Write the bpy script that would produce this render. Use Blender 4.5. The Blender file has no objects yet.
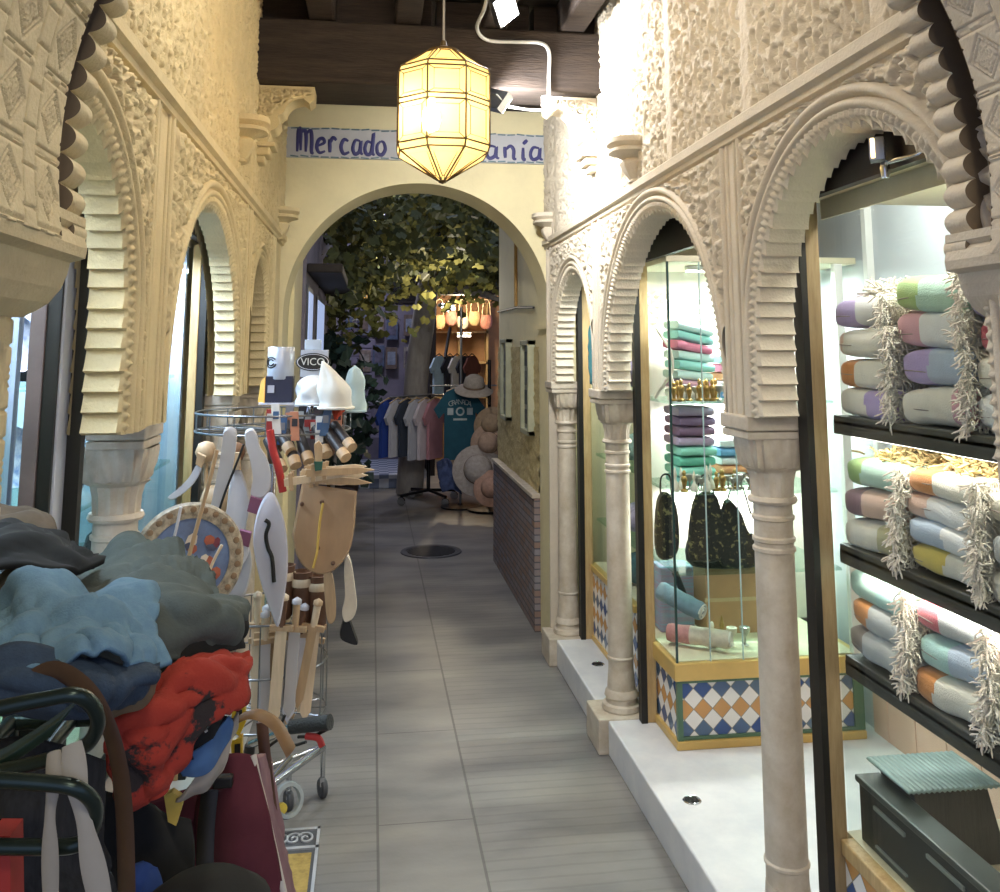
import bpy, bmesh, math, random
import numpy as np
from mathutils import Vector, Matrix


class noise:
    """repeatable smooth value noise, -1..1"""
    _t = np.random.RandomState(5).rand(4096).tolist()

    @staticmethod
    def noise(p):
        x, y, z = p[0] + 100.5, p[1] + 100.5, p[2] + 100.5
        i, j, k = int(x // 1), int(y // 1), int(z // 1)
        x -= i; y -= j; z -= k
        u, v, w = x * x * (3 - 2 * x), y * y * (3 - 2 * y), z * z * (3 - 2 * z)
        t = noise._t

        def g(a, b, c):
            return t[(a * 73 ^ b * 179 ^ c * 283) & 4095]
        a = g(i, j, k) + (g(i + 1, j, k) - g(i, j, k)) * u
        b = g(i, j + 1, k) + (g(i + 1, j + 1, k) - g(i, j + 1, k)) * u
        c = g(i, j, k + 1) + (g(i + 1, j, k + 1) - g(i, j, k + 1)) * u
        d = g(i, j + 1, k + 1) + (g(i + 1, j + 1, k + 1) - g(i, j + 1, k + 1)) * u
        e = a + (b - a) * v
        return (e + ((c + (d - c) * v) - e) * w) * 2 - 1

    @staticmethod
    def noise_vector(p):
        return Vector((noise.noise(p), noise.noise((p[0] + 31.4, p[1] - 17.2, p[2] + 5.9)), noise.noise((p[0] - 11.8, p[1] + 41.6, p[2] - 23.3))))

random.seed(7)
SC = bpy.context.scene
COL = SC.collection
PI = math.pi

# ------------------------------------------------------------------ camera
F, PX, PY, EYE = 900.0, 500.0, 225.0, 1.6
PIT = math.atan(125 / F)
YAW = math.atan(128 * math.cos(PIT) / F)
FW = Vector((math.sin(YAW) * math.cos(PIT), math.cos(YAW) * math.cos(PIT), math.sin(PIT)))
RT = Vector((math.cos(YAW), -math.sin(YAW), 0))
UP = RT.cross(FW)
cd = bpy.data.cameras.new('camera')
cam = bpy.data.objects.new('camera', cd)
COL.objects.link(cam)
SC.camera = cam
M = Matrix((RT, UP, -FW)).transposed().to_4x4()
M.translation = (0, 0, EYE)
cam.matrix_world = M
cd.sensor_fit = 'HORIZONTAL'
cd.sensor_width = 36
cd.lens = 36 * F / 1000
cd.shift_x = (500 - PX) / 1000
cd.shift_y = -(446 - PY) / 1000
cd.clip_start = 0.05
cd.clip_end = 100


def at(x, y, Y=None, X=None, Z=None):
    """point of the place that the photograph shows at pixel x, y, on the given plane"""
    d = FW + RT * ((x - PX) / F) + UP * (-(y - PY) / F)
    t = Y / d.y if Y is not None else X / d.x if X is not None else (Z - EYE) / d.z
    return Vector((0, 0, EYE)) + d * t


# ------------------------------------------------------------------ materials
def lin(c):
    if isinstance(c, str):
        c = [int(c[i:i + 2], 16) / 255 for i in (0, 2, 4)]
    return tuple(v / 12.92 if v <= .04045 else ((v + .055) / 1.055) ** 2.4 for v in c) + (1,)


MATS = {}


def mat(name, c, rough=.6, metal=0, var=.12, scale=12, bump=0, bscale=60, c2=None, spec=.5, sheen=0, stretch=None, emit=None, estr=0, coat=0):
    if name in MATS:
        return MATS[name]
    m = bpy.data.materials.new(name)
    m.use_nodes = True
    nt = m.node_tree
    b = nt.nodes['Principled BSDF']
    b.inputs['Roughness'].default_value = rough
    b.inputs['Metallic'].default_value = metal
    b.inputs['Specular IOR Level'].default_value = spec
    b.inputs['Sheen Weight'].default_value = sheen
    b.inputs['Coat Weight'].default_value = coat
    tc = nt.nodes.new('ShaderNodeTexCoord')
    src = tc.outputs['Object']
    if stretch:
        mp = nt.nodes.new('ShaderNodeMapping')
        mp.inputs['Scale'].default_value = stretch
        nt.links.new(src, mp.inputs[0])
        src = mp.outputs[0]
    n = nt.nodes.new('ShaderNodeTexNoise')
    n.inputs['Scale'].default_value = scale
    n.inputs['Detail'].default_value = 6
    n.inputs['Roughness'].default_value = .65
    nt.links.new(src, n.inputs['Vector'])
    r = nt.nodes.new('ShaderNodeValToRGB')
    a = lin(c)
    bcol = lin(c2) if c2 else tuple(v * (1 - var * 2) for v in a[:3]) + (1,)
    r.color_ramp.elements[0].position = .32
    r.color_ramp.elements[1].position = .68
    r.color_ramp.elements[0].color = bcol
    r.color_ramp.elements[1].color = a
    nt.links.new(n.outputs['Fac'], r.inputs[0])
    nt.links.new(r.outputs[0], b.inputs['Base Color'])
    if bump:
        n2 = nt.nodes.new('ShaderNodeTexNoise')
        n2.inputs['Scale'].default_value = bscale
        n2.inputs['Detail'].default_value = 5
        nt.links.new(src, n2.inputs['Vector'])
        bp = nt.nodes.new('ShaderNodeBump')
        bp.inputs['Strength'].default_value = bump
        bp.inputs['Distance'].default_value = .01
        nt.links.new(n2.outputs['Fac'], bp.inputs['Height'])
        nt.links.new(bp.outputs[0], b.inputs['Normal'])
    if emit:
        b.inputs['Emission Color'].default_value = lin(emit)
        b.inputs['Emission Strength'].default_value = estr
    MATS[name] = m
    return m


def glow(name, c, s):
    if name in MATS:
        return MATS[name]
    m = bpy.data.materials.new(name)
    m.use_nodes = True
    nt = m.node_tree
    nt.nodes.clear()
    e = nt.nodes.new('ShaderNodeEmission')
    e.inputs[0].default_value = lin(c)
    e.inputs[1].default_value = s
    o = nt.nodes.new('ShaderNodeOutputMaterial')
    nt.links.new(e.outputs[0], o.inputs[0])
    MATS[name] = m
    return m


def glass_mat(name, tint='f2faf6', refl=1.0, base=.03):
    if name in MATS:
        return MATS[name]
    m = bpy.data.materials.new(name)
    m.use_nodes = True
    nt = m.node_tree
    nt.nodes.clear()
    t = nt.nodes.new('ShaderNodeBsdfTransparent')
    t.inputs[0].default_value = lin(tint)
    g = nt.nodes.new('ShaderNodeBsdfGlossy')
    g.inputs['Roughness'].default_value = .015
    g.inputs[0].default_value = (1, 1, 1, 1)
    lw = nt.nodes.new('ShaderNodeLayerWeight')
    lw.inputs['Blend'].default_value = .5
    fr = nt.nodes.new('ShaderNodeMath')
    fr.operation = 'POWER'
    fr.inputs[1].default_value = 4
    nt.links.new(lw.outputs['Facing'], fr.inputs[0])
    ma = nt.nodes.new('ShaderNodeMath')
    ma.operation = 'MULTIPLY_ADD'
    ma.inputs[1].default_value = refl
    ma.inputs[2].default_value = base
    nt.links.new(fr.outputs[0], ma.inputs[0])
    mx = nt.nodes.new('ShaderNodeMixShader')
    nt.links.new(ma.outputs[0], mx.inputs[0])
    nt.links.new(t.outputs[0], mx.inputs[1])
    nt.links.new(g.outputs[0], mx.inputs[2])
    o = nt.nodes.new('ShaderNodeOutputMaterial')
    nt.links.new(mx.outputs[0], o.inputs[0])
    MATS[name] = m
    return m


# ------------------------------------------------------------------ objects
def tag(o, label=None, cat=None, group=None, kind=None):
    if label: o['label'] = label
    if cat: o['category'] = cat
    if group: o['group'] = group
    if kind: o['kind'] = kind
    return o


def empty(name, loc, label=None, cat=None, group=None, kind=None):
    o = bpy.data.objects.new(name, None)
    o.empty_display_size = .05
    COL.objects.link(o)
    o.location = loc
    return tag(o, label, cat, group, kind)


def link_mesh(name, me, mats, parent=None, smooth=None):
    o = bpy.data.objects.new(name, me)
    for m in (mats if isinstance(mats, (list, tuple)) else [mats]):
        me.materials.append(m)
    COL.objects.link(o)
    if smooth is not None:
        me.polygons.foreach_set('use_smooth', [True] * len(me.polygons))
        if smooth < 180:
            me.set_sharp_from_angle(angle=math.radians(smooth))
    if parent is not None:
        o.parent = parent
        o.matrix_parent_inverse = Matrix.Translation(parent.matrix_basis.translation).inverted() if parent.parent is None else (parent.parent.matrix_basis @ parent.matrix_basis).inverted()
        # parents sit unrotated: children keep world coordinates
        if parent.parent is not None:
            t = Vector(parent.location) if parent.type == 'EMPTY' else Vector((0, 0, 0))
            o.matrix_parent_inverse = Matrix.Identity(4)
            if parent.type == 'EMPTY':
                o.matrix_parent_inverse = Matrix.Translation(t).inverted()
    return o


class MB:
    def __init__(s):
        s.v = []; s.f = []; s.mi = []; s.cur = 0

    def add(s, vs, fs):
        k = len(s.v)
        s.v += [tuple(v) for v in vs]
        s.f += [tuple(i + k for i in f) for f in fs]
        s.mi += [s.cur] * len(fs)
        return s

    def slot(s, i):
        s.cur = i
        return s

    def box(s, x0, x1, y0, y1, z0, z1, b=0):
        if b <= 0:
            vs = [(x, y, z) for x in (x0, x1) for y in (y0, y1) for z in (z0, z1)]
            return s.add(vs, [(0, 1, 3, 2), (4, 6, 7, 5), (0, 4, 5, 1), (2, 3, 7, 6), (0, 2, 6, 4), (1, 5, 7, 3)])
        bm = bmesh.new()
        bmesh.ops.create_cube(bm, size=1)
        for v in bm.verts:
            v.co = Vector(((x0 + x1) / 2 + v.co.x * (x1 - x0), (y0 + y1) / 2 + v.co.y * (y1 - y0), (z0 + z1) / 2 + v.co.z * (z1 - z0)))
        b = min(b, .45 * min(x1 - x0, y1 - y0, z1 - z0))
        bmesh.ops.bevel(bm, geom=bm.edges[:], offset=b, segments=2, profile=.5, affect='EDGES')
        bm.verts.index_update()
        s.add([v.co[:] for v in bm.verts], [[v.index for v in f.verts] for f in bm.faces])
        bm.free()
        return s

    def obox(s, c, ax, ay, az):
        """box from a centre and three half-axis vectors"""
        c, ax, ay, az = map(Vector, (c, ax, ay, az))
        vs = [c + ax * i + ay * j + az * k for i in (-1, 1) for j in (-1, 1) for k in (-1, 1)]
        return s.add(vs, [(0, 1, 3, 2), (4, 6, 7, 5), (0, 4, 5, 1), (2, 3, 7, 6), (0, 2, 6, 4), (1, 5, 7, 3)])

    def tube(s, pts, r, n=8, closed=False, flat=None):
        pts = [Vector(p) for p in pts]
        k = len(pts)
        rs = r if isinstance(r, (list, tuple)) else [r] * k
        prev = None
        vs = []
        for i, p in enumerate(pts):
            a = pts[(i - 1) % k] if (closed or i > 0) else p
            b = pts[(i + 1) % k] if (closed or i < k - 1) else p
            t = (b - a)
            if t.length < 1e-9: t = Vector((0, 0, 1))
            t.normalize()
            if prev is None:
                ref = flat if flat is not None else (Vector((0, 0, 1)) if abs(t.z) < .9 else Vector((1, 0, 0)))
                u = (Vector(ref) - t * t.dot(Vector(ref))).normalized()
            else:
                u = (prev - t * t.dot(prev))
                u = u.normalized() if u.length > 1e-6 else prev
            w = t.cross(u)
            prev = u
            rr = rs[i]
            ru, rw = rr if isinstance(rr, (list, tuple)) else (rr, rr)
            for q in range(n):
                an = 2 * PI * q / n
                vs.append(p + u * (math.cos(an) * ru) + w * (math.sin(an) * rw))
        fs = []
        m = k if closed else k - 1
        for i in range(m):
            for q in range(n):
                a, b = i * n, ((i + 1) % k) * n
                fs.append((a + q, a + (q + 1) % n, b + (q + 1) % n, b + q))
        if not closed:
            fs += [tuple(range(n))[::-1], tuple(range((k - 1) * n, k * n))]
        return s.add(vs, fs)

    def lathe(s, prof, c=(0, 0, 0), n=24, ax=None, squash=(1, 1), flute=None, ring=False):
        """prof: (radius, height) rows, about c along z (or along vector ax)"""
        c = Vector(c)
        q = Vector((0, 0, 1)).rotation_difference(Vector(ax)) if ax is not None else None
        vs = []
        for r, z in prof:
            for i in range(n):
                a = 2 * PI * i / n
                rr = r * (1 + (flute[1] * math.cos(flute[0] * a) if flute else 0))
                p = Vector((rr * math.cos(a) * squash[0], rr * math.sin(a) * squash[1], z))
                vs.append(c + (q @ p if q else p))
        fs = []
        k = len(prof)
        for i in range(k - 1):
            for j in range(n):
                fs.append((i * n + j, i * n + (j + 1) % n, (i + 1) * n + (j + 1) % n, (i + 1) * n + j))
        if ring:
            fs += [((k - 1) * n + j, (k - 1) * n + (j + 1) % n, (j + 1) % n, j) for j in range(n)]
        else:
            fs += [tuple(range(n))[::-1], tuple(range((k - 1) * n, k * n))]
        return s.add(vs, fs)

    def prism(s, poly, d):
        """poly: 3-D points in a plane; d: extrusion vector"""
        d = Vector(d)
        a = [Vector(p) for p in poly]
        n = len(a)
        vs = a + [p + d for p in a]
        fs = [tuple(range(n))[::-1], tuple(range(n, 2 * n))]
        fs += [(i, (i + 1) % n, n + (i + 1) % n, n + i) for i in range(n)]
        return s.add(vs, fs)

    def grid(s, P):
        """P: (rows, cols, 3) array"""
        r, c = P.shape[:2]
        fs = []
        idx = np.arange(r * c).reshape(r, c)
        fs = np.stack([idx[:-1, :-1], idx[:-1, 1:], idx[1:, 1:], idx[1:, :-1]], -1).reshape(-1, 4).tolist()
        return s.add(P.reshape(-1, 3).tolist(), fs)

    def build(s, name, mats, parent=None, smooth=None, fix=True, solid=0, sub=0):
        me = bpy.data.meshes.new(name)
        me.from_pydata(s.v, [], s.f)
        if max(s.mi, default=0) > 0:
            me.polygons.foreach_set('material_index', s.mi)
        if fix:
            bm = bmesh.new()
            bm.from_mesh(me)
            bmesh.ops.recalc_face_normals(bm, faces=bm.faces[:])
            bm.to_mesh(me)
            bm.free()
        me.validate()
        o = link_mesh(name, me, mats, parent, smooth)
        if solid:
            md = o.modifiers.new('thick', 'SOLIDIFY')
            md.thickness = solid
            md.offset = 0
        if sub:
            md = o.modifiers.new('sub', 'SUBSURF')
            md.levels = md.render_levels = sub
        return o


def crom(P, n, closed=False):
    """Catmull-Rom through rows of P, n steps per span"""
    P = np.asarray(P, float)
    k = len(P)
    if closed:
        Q = np.concatenate([P[-1:], P, P[:2]])
        spans = k
    else:
        Q = np.concatenate([2 * P[:1] - P[1:2], P, 2 * P[-1:] - P[-2:-1]])
        spans = k - 1
    out = []
    for i in range(spans):
        a, b, c, d = Q[i:i + 4]
        for j in range(n):
            t = j / n
            out.append(.5 * (2 * b + (c - a) * t + (2 * a - 5 * b + 4 * c - d) * t * t + (3 * b - a - 3 * c + d) * t ** 3))
    if not closed:
        out.append(P[-1])
    return np.array(out)


def curve3(pts, n=6, closed=False):
    return [Vector(p) for p in crom([tuple(p) for p in pts], n, closed)]


def cutout(name, px, Y, thick, m, parent=None, n=4, closed=True, bulge=0, sharp=None):
    """a board shape standing at depth Y (number or function of px, py) with real thickness"""
    P = crom(px, n, True) if n > 1 else np.array(px, float)
    yf = Y if callable(Y) else (lambda a, b: Y)
    pts = [at(a, b, Y=yf(a, b)) for a, b in P]
    c = sum(pts, Vector()) / len(pts)
    mb = MB()
    k = len(pts)
    ins = [c + (p - c) * .93 for p in pts]
    d = Vector((0, thick / 2, 0))
    vs = [p for p in pts] + [p - d for p in ins] + [p + d for p in ins]
    fs = [tuple(range(k, 2 * k)), tuple(range(2 * k, 3 * k))[::-1]]
    for i in range(k):
        j = (i + 1) % k
        fs += [(i, j, k + j, k + i), (j, i, 2 * k + i, 2 * k + j)]
    mb.add(vs, fs)
    return mb.build(name, m, parent, smooth=35)


def patch(name, rows, m, parent=None, n=9, fold=.012, fscale=7, thick=.005, seed=0, fine=.004, wscale=1.0, mats=None, picker=None):
    """a draped piece of cloth through rows of (px, py, depth)"""
    W = np.array([[tuple(at(a, b, Y=y)) for a, b, y in r] for r in rows])
    A = np.stack([crom(W[:, j], n) for j in range(W.shape[1])], 1)
    P = np.stack([crom(A[i], n) for i in range(A.shape[0])], 0)
    du = np.gradient(P, axis=1)
    dv = np.gradient(P, axis=0)
    N = np.cross(du, dv)
    N /= np.linalg.norm(N, axis=2, keepdims=True) + 1e-9
    H = np.zeros(P.shape[:2])
    R, C = H.shape
    for i in range(R):
        for j in range(C):
            p = Vector(P[i, j])
            q = p * fscale + Vector((seed * 3.7, seed * 1.3, 0))
            w = noise.noise_vector(q * .6)
            q = q + w * 1.1 * wscale
            a = .62 - abs(noise.noise(q * 1.25)) * 2.1
            c = (1 - abs(noise.noise(q * 2.4 + Vector((7.7, 1.3, 4.4))))) ** 4 - .35
            b = noise.noise(q * 5.5)
            H[i, j] = fold * (a + .75 * c) + fine * b
    P = P + N * H[..., None]
    mb = MB()
    mb.grid(P)
    if picker:
        mb.mi = [picker(*np.mean([mb.v[i] for i in f], 0)) for f in mb.f]
    return mb.build(name, mats or m, parent, smooth=180, fix=True, solid=thick)


# ------------------------------------------------------------------ carved relief
def fract(x): return x - np.floor(x)
def hsh(i, j, k): return fract(np.sin(i * 127.1 + j * 311.7 + k * 74.7) * 43758.5453)
def sst(a, b, x):
    t = np.clip((x - a) / (b - a), 0, 1)
    return t * t * (3 - 2 * t)


def scrolls(u, v, s, seed=1, turns=15, edge=.12):
    """leafy scrollwork: each cell a spiral tendril, ridges where cells meet"""
    U, V = u / s, v / s
    iu, iv = np.floor(U), np.floor(V)
    d1 = np.full(U.shape, 9.); d2 = d1.copy()
    bx = np.zeros(U.shape); by = bx.copy(); hd = bx.copy()
    for di in (-1, 0, 1):
        for dj in (-1, 0, 1):
            a, b = iu + di, iv + dj
            cx = a + .5 + (hsh(a, b, seed) - .5) * .62
            cy = b + .5 + (hsh(a, b, seed + 5) - .5) * .62
            d = np.hypot(U - cx, V - cy)
            c = d < d1
            d2 = np.where(c, d1, np.minimum(d2, d))
            bx = np.where(c, U - cx, bx); by = np.where(c, V - cy, by)
            hd = np.where(c, np.where(hsh(a, b, seed + 9) > .5, 1., -1.), hd)
            d1 = np.where(c, d, d1)
    th = np.arctan2(by, bx)
    sp = np.sin(hd * th + turns * d1 + 1.2 * np.sin(3 * th))
    h = sst(-.35, .45, sp)
    lf = .25 * np.sin(7 * th + 20 * d1)
    rid = 1 - sst(edge * .4, edge, d2 - d1)
    return np.clip(np.maximum(h * .85 + lf * h, rid), 0, 1.1)


def strapwork(u, v, p=.1):
    """engraved knots: stars in lozenges tied by stepped bands"""
    x = (fract(u / p) - .5); y = (fract(v / (p * 1.25)) - .5) * 1.25
    h = np.ones(x.shape)
    w = .021
    ax, ay = np.abs(x), np.abs(y)
    for f, r in ((ax + ay, .27), (ax + ay, .36), (np.maximum(ax, ay), .44)):
        h -= .8 * (1 - sst(w * .5, w * 1.6, np.abs(f - r)))
    st = np.abs(fract((x * 2 + np.round(y * 4) / 4 * 2) * 1.0) - .5)
    out = (ax + ay > .38)
    h -= .8 * out * (1 - sst(w, w * 2.4, st))
    r = np.hypot(x, y); th = np.arctan2(y, x)
    inn = ax + ay < .25
    h -= .7 * inn * sst(.1, .8, np.sin(8 * th) * np.sin(r * 75))
    return np.clip(h, 0, 1)


def relief_panel(name, u0, u1, v0, v1, step, place, hf, amp, m, parent=None, depth=.02):
    nu, nv = max(2, int((u1 - u0) / step)), max(2, int((v1 - v0) / step))
    U, V = np.meshgrid(np.linspace(u0, u1, nu), np.linspace(v0, v1, nv))
    Hh = hf(U, V) * amp
    P = place(U, V, Hh)
    mb = MB()
    mb.grid(P)
    return mb.build(name, m, parent, smooth=180, fix=False)

# ------------------------------------------------------------------ palette
STONE = mat('carved plaster', 'd3c7b1', .75, var=.06, scale=9, bump=.25, bscale=140)
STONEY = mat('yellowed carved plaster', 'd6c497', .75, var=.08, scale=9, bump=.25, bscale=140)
MARBLE = mat('weathered marble', 'cfc4b2', .5, var=.1, scale=14, bump=.12, bscale=80, c2='b3a48d')
WHITEM = mat('white marble', 'dcdcda', .35, var=.05, scale=5, c2='c3c5c8')
CREAM = mat('cream painted plaster', 'e6daae', .8, var=.05, scale=4, bump=.3, bscale=25)
ROUGHP = mat('rough yellow plaster', 'cdbd8c', .9, var=.12, scale=14, bump=1.0, bscale=38, c2='b3a070')
WOODD = mat('dark old beam', '3d3128', .8, var=.25, scale=6, stretch=(1, 8, 8), bump=.4, bscale=20, c2='251c16')
WOODL = mat('pale varnished wood', 'c3a878', .45, var=.12, scale=10, stretch=(8, 8, 1), c2='a98b5a')
GOLDW = mat('brass edged wood ledge', 'd9b66c', .35, .25, var=.08, scale=8)
BLACK = mat('black paint', '17150f', .5, var=.1)
DARKM = mat('dark green metal', '2e3a36', .3, .75, var=.1)
CHROME = mat('chrome', 'c9ccd0', .15, 1, var=.03)
STEEL = mat('grey steel wire', '8c8e90', .3, .9, var=.05)
GLASS = glass_mat('shop glass', 'f9fcfb', .16, .02)
GLASSL = glass_mat('blue shop glass', 'eaf0f6', .2, .06)
GREENT = mat('green tile border', '56795f', .3)
LAMPW = glow('white lamp', 'f4f8ff', 40)


def floor_material():
    m = bpy.data.materials.new('combed grey paving')
    m.use_nodes = True
    nt = m.node_tree
    L = nt.links.new
    N = nt.nodes.new
    b = nt.nodes['Principled BSDF']
    tc = N('ShaderNodeTexCoord')
    sep = N('ShaderNodeSeparateXYZ')
    L(tc.outputs['Object'], sep.inputs[0])

    def math_(op, a, bb=None, c=None):
        n = N('ShaderNodeMath'); n.operation = op
        for i, q in enumerate((a, bb, c)):
            if q is None: continue
            if isinstance(q, (int, float)): n.inputs[i].default_value = q
            else: L(q, n.inputs[i])
        return n.outputs[0]
    # narrow courses run across the passage; the middle strip is plain slabs
    d = N('ShaderNodeTexNoise'); d.inputs['Scale'].default_value = 3
    L(tc.outputs['Object'], d.inputs[0])
    yy = math_('MULTIPLY_ADD', d.outputs['Fac'], .03, sep.outputs['Y'])
    fr = math_('FRACT', math_('MULTIPLY', yy, 18.0))
    lin_ = math_('LESS_THAN', math_('ABSOLUTE', math_('SUBTRACT', fr, .5)), .1)
    mid = math_('MULTIPLY', math_('GREATER_THAN', sep.outputs['X'], .05), math_('LESS_THAN', sep.outputs['X'], .38))
    side = math_('SUBTRACT', 1.0, mid)
    grooves = math_('MULTIPLY', lin_, side)
    cross = math_('LESS_THAN', math_('ABSOLUTE', math_('SUBTRACT', math_('FRACT', math_('MULTIPLY', sep.outputs['Y'], 1.35)), .5)), .004)
    cross = math_('MULTIPLY', cross, mid)
    j1 = math_('LESS_THAN', math_('ABSOLUTE', math_('SUBTRACT', sep.outputs['X'], .05)), .0045)
    j2 = math_('LESS_THAN', math_('ABSOLUTE', math_('SUBTRACT', sep.outputs['X'], .38)), .0045)
    joints = math_('MAXIMUM', math_('MAXIMUM', j1, j2), cross)
    n1 = N('ShaderNodeTexNoise'); n1.inputs['Scale'].default_value = 2.2; n1.inputs['Detail'].default_value = 7
    mp = N('ShaderNodeMapping'); mp.inputs['Scale'].default_value = (.6, 1.5, 1)
    L(tc.outputs['Object'], mp.inputs[0]); L(mp.outputs[0], n1.inputs[0])
    rp = N('ShaderNodeValToRGB')
    rp.color_ramp.elements[0].position = .35; rp.color_ramp.elements[1].position = .7
    rp.color_ramp.elements[0].color = lin('6a6967'); rp.color_ramp.elements[1].color = lin('97938a')
    L(n1.outputs['Fac'], rp.inputs[0])
    mx = N('ShaderNodeMix'); mx.data_type = 'RGBA'
    L(math_('MULTIPLY', grooves, .16), mx.inputs[0]); L(rp.outputs[0], mx.inputs[6]); mx.inputs[7].default_value = lin('3c3c3c')
    mx2 = N('ShaderNodeMix'); mx2.data_type = 'RGBA'
    L(math_('MULTIPLY', joints, .55), mx2.inputs[0]); L(mx.outputs[2], mx2.inputs[6]); mx2.inputs[7].default_value = lin('3a3835')
    L(mx2.outputs[2], b.inputs['Base Color'])
    b.inputs['Roughness'].default_value = .42
    n3 = N('ShaderNodeTexNoise'); n3.inputs['Scale'].default_value = 60
    L(tc.outputs['Object'], n3.inputs[0])
    hgt = math_('SUBTRACT', math_('MULTIPLY', n3.outputs['Fac'], .3), math_('MAXIMUM', math_('MULTIPLY', grooves, .5), joints))
    bp = N('ShaderNodeBump'); bp.inputs['Strength'].default_value = .35; bp.inputs['Distance'].default_value = .004
    L(hgt, bp.inputs['Height']); L(bp.outputs[0], b.inputs['Normal'])
    return m


def tile_material(name, axis):
    """blue, white and ochre lozenge tiles; axis 'X' or 'Y' is the horizontal direction of the face"""
    m = bpy.data.materials.new(name)
    m.use_nodes = True
    nt = m.node_tree
    L = nt.links.new
    N = nt.nodes.new
    b = nt.nodes['Principled BSDF']
    b.inputs['Roughness'].default_value = .18
    tc = N('ShaderNodeTexCoord'); sep = N('ShaderNodeSeparateXYZ')
    L(tc.outputs['Object'], sep.inputs[0])

    def mt(op, a, bb=None):
        n = N('ShaderNodeMath'); n.operation = op
        for i, q in enumerate((a, bb)):
            if q is None: continue
            if isinstance(q, (int, float)): n.inputs[i].default_value = q
            else: L(q, n.inputs[i])
        return n.outputs[0]
    s = 1 / .074
    x = mt('MULTIPLY', sep.outputs[axis], s); z = mt('MULTIPLY', mt('SUBTRACT', sep.outputs['Z'], .228), s)
    a = mt('ADD', x, z); c = mt('SUBTRACT', x, z)
    ia, ic = mt('FLOOR', a), mt('FLOOR', c)
    par = mt('FLOORED_MODULO', ia, 2.0)            # white rows alternate
    par2 = mt('FLOORED_MODULO', ic, 2.0)
    white = mt('MULTIPLY', mt('COMPARE', par, 0.0), 1.0)
    same = mt('COMPARE', par, par2)
    row = mt('FLOORED_MODULO', mt('SUBTRACT', ia, ic), 4.0)
    och = mt('COMPARE', row, 1.0)
    blue = N('ShaderNodeMix'); blue.data_type = 'RGBA'
    wn = N('ShaderNodeTexWhiteNoise'); wn.noise_dimensions = '2D'
    cmb = N('ShaderNodeCombineXYZ'); L(ia, cmb.inputs[0]); L(ic, cmb.inputs[1]); L(cmb.outputs[0], wn.inputs['Vector'])
    L(wn.outputs[0], blue.inputs[0]); blue.inputs[6].default_value = lin('33518f'); blue.inputs[7].default_value = lin('5f7488')
    oc = N('ShaderNodeMix'); oc.data_type = 'RGBA'
    L(och, oc.inputs[0]); L(blue.outputs[2], oc.inputs[6]); oc.inputs[7].default_value = lin('c9955a')
    wh = N('ShaderNodeMix'); wh.data_type = 'RGBA'
    L(same, wh.inputs[0]); L(oc.outputs[2], wh.inputs[6]); wh.inputs[7].default_value = lin('ece9e4')
    # grout
    ga = mt('ABSOLUTE', mt('SUBTRACT', mt('FRACT', a), .5)); gc = mt('ABSOLUTE', mt('SUBTRACT', mt('FRACT', c), .5))
    g = mt('GREATER_THAN', mt('MAXIMUM', ga, gc), .475)
    gr = N('ShaderNodeMix'); gr.data_type = 'RGBA'
    L(g, gr.inputs[0]); L(wh.outputs[2], gr.inputs[6]); gr.inputs[7].default_value = lin('8d8b80')
    L(gr.outputs[2], b.inputs['Base Color'])
    MATS[name] = m
    return m


FLOORM = floor_material()
TILEX = tile_material('lozenge tiles across', 'X')
TILEY = tile_material('lozenge tiles along', 'Y')

# ------------------------------------------------------------------ shell
XL, XR = -.5, .97
ZT = 2.165
tag(MB().box(-3, 5, -3.5, 16, -.1, 0).build('floor', FLOORM), kind='structure')

# side of passage: +1 right, -1 left; X outward = into the shops
BAYS = {1: [(1.32, 2.20, 1.24, 2.24, 1.635), (2.42, 3.70, 2.38, 3.74, 1.452), (3.92, 4.78, 3.88, 4.82, 1.56)],
        -1: [(1.22, 1.95, 1.16, 2.06, 1.66), (2.32, 3.50, 2.25, 3.55, 1.46), (3.78, 4.42, 3.72, 4.48, 1.68)]}
STRIPS = {1: [(2.24, 2.38), (3.74, 3.88), (4.82, 4.95)], -1: [(2.06, 2.25), (3.55, 3.72), (4.48, 4.62)]}
ZS = 1.43


def arch_curve(y0, y1, cz, ds=.005):
    r = (y1 - y0) / 2
    c = (y0 + y1) / 2
    pts = []
    n = max(2, int((cz - ZS) / ds))
    for i in range(n):
        pts.append((y0, ZS + (cz - ZS) * i / n, -1, 0, 'a'))
    n = int(PI * r / ds)
    for i in range(n + 1):
        a = PI - PI * i / n
        pts.append((c + r * math.cos(a), cz + r * math.sin(a), math.cos(a), math.sin(a), 'c'))
    n = max(2, int((cz - ZS) / ds))
    for i in range(1, n + 1):
        pts.append((y1, cz - (cz - ZS) * i / n, 1, 0, 'b'))
    return pts


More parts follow.
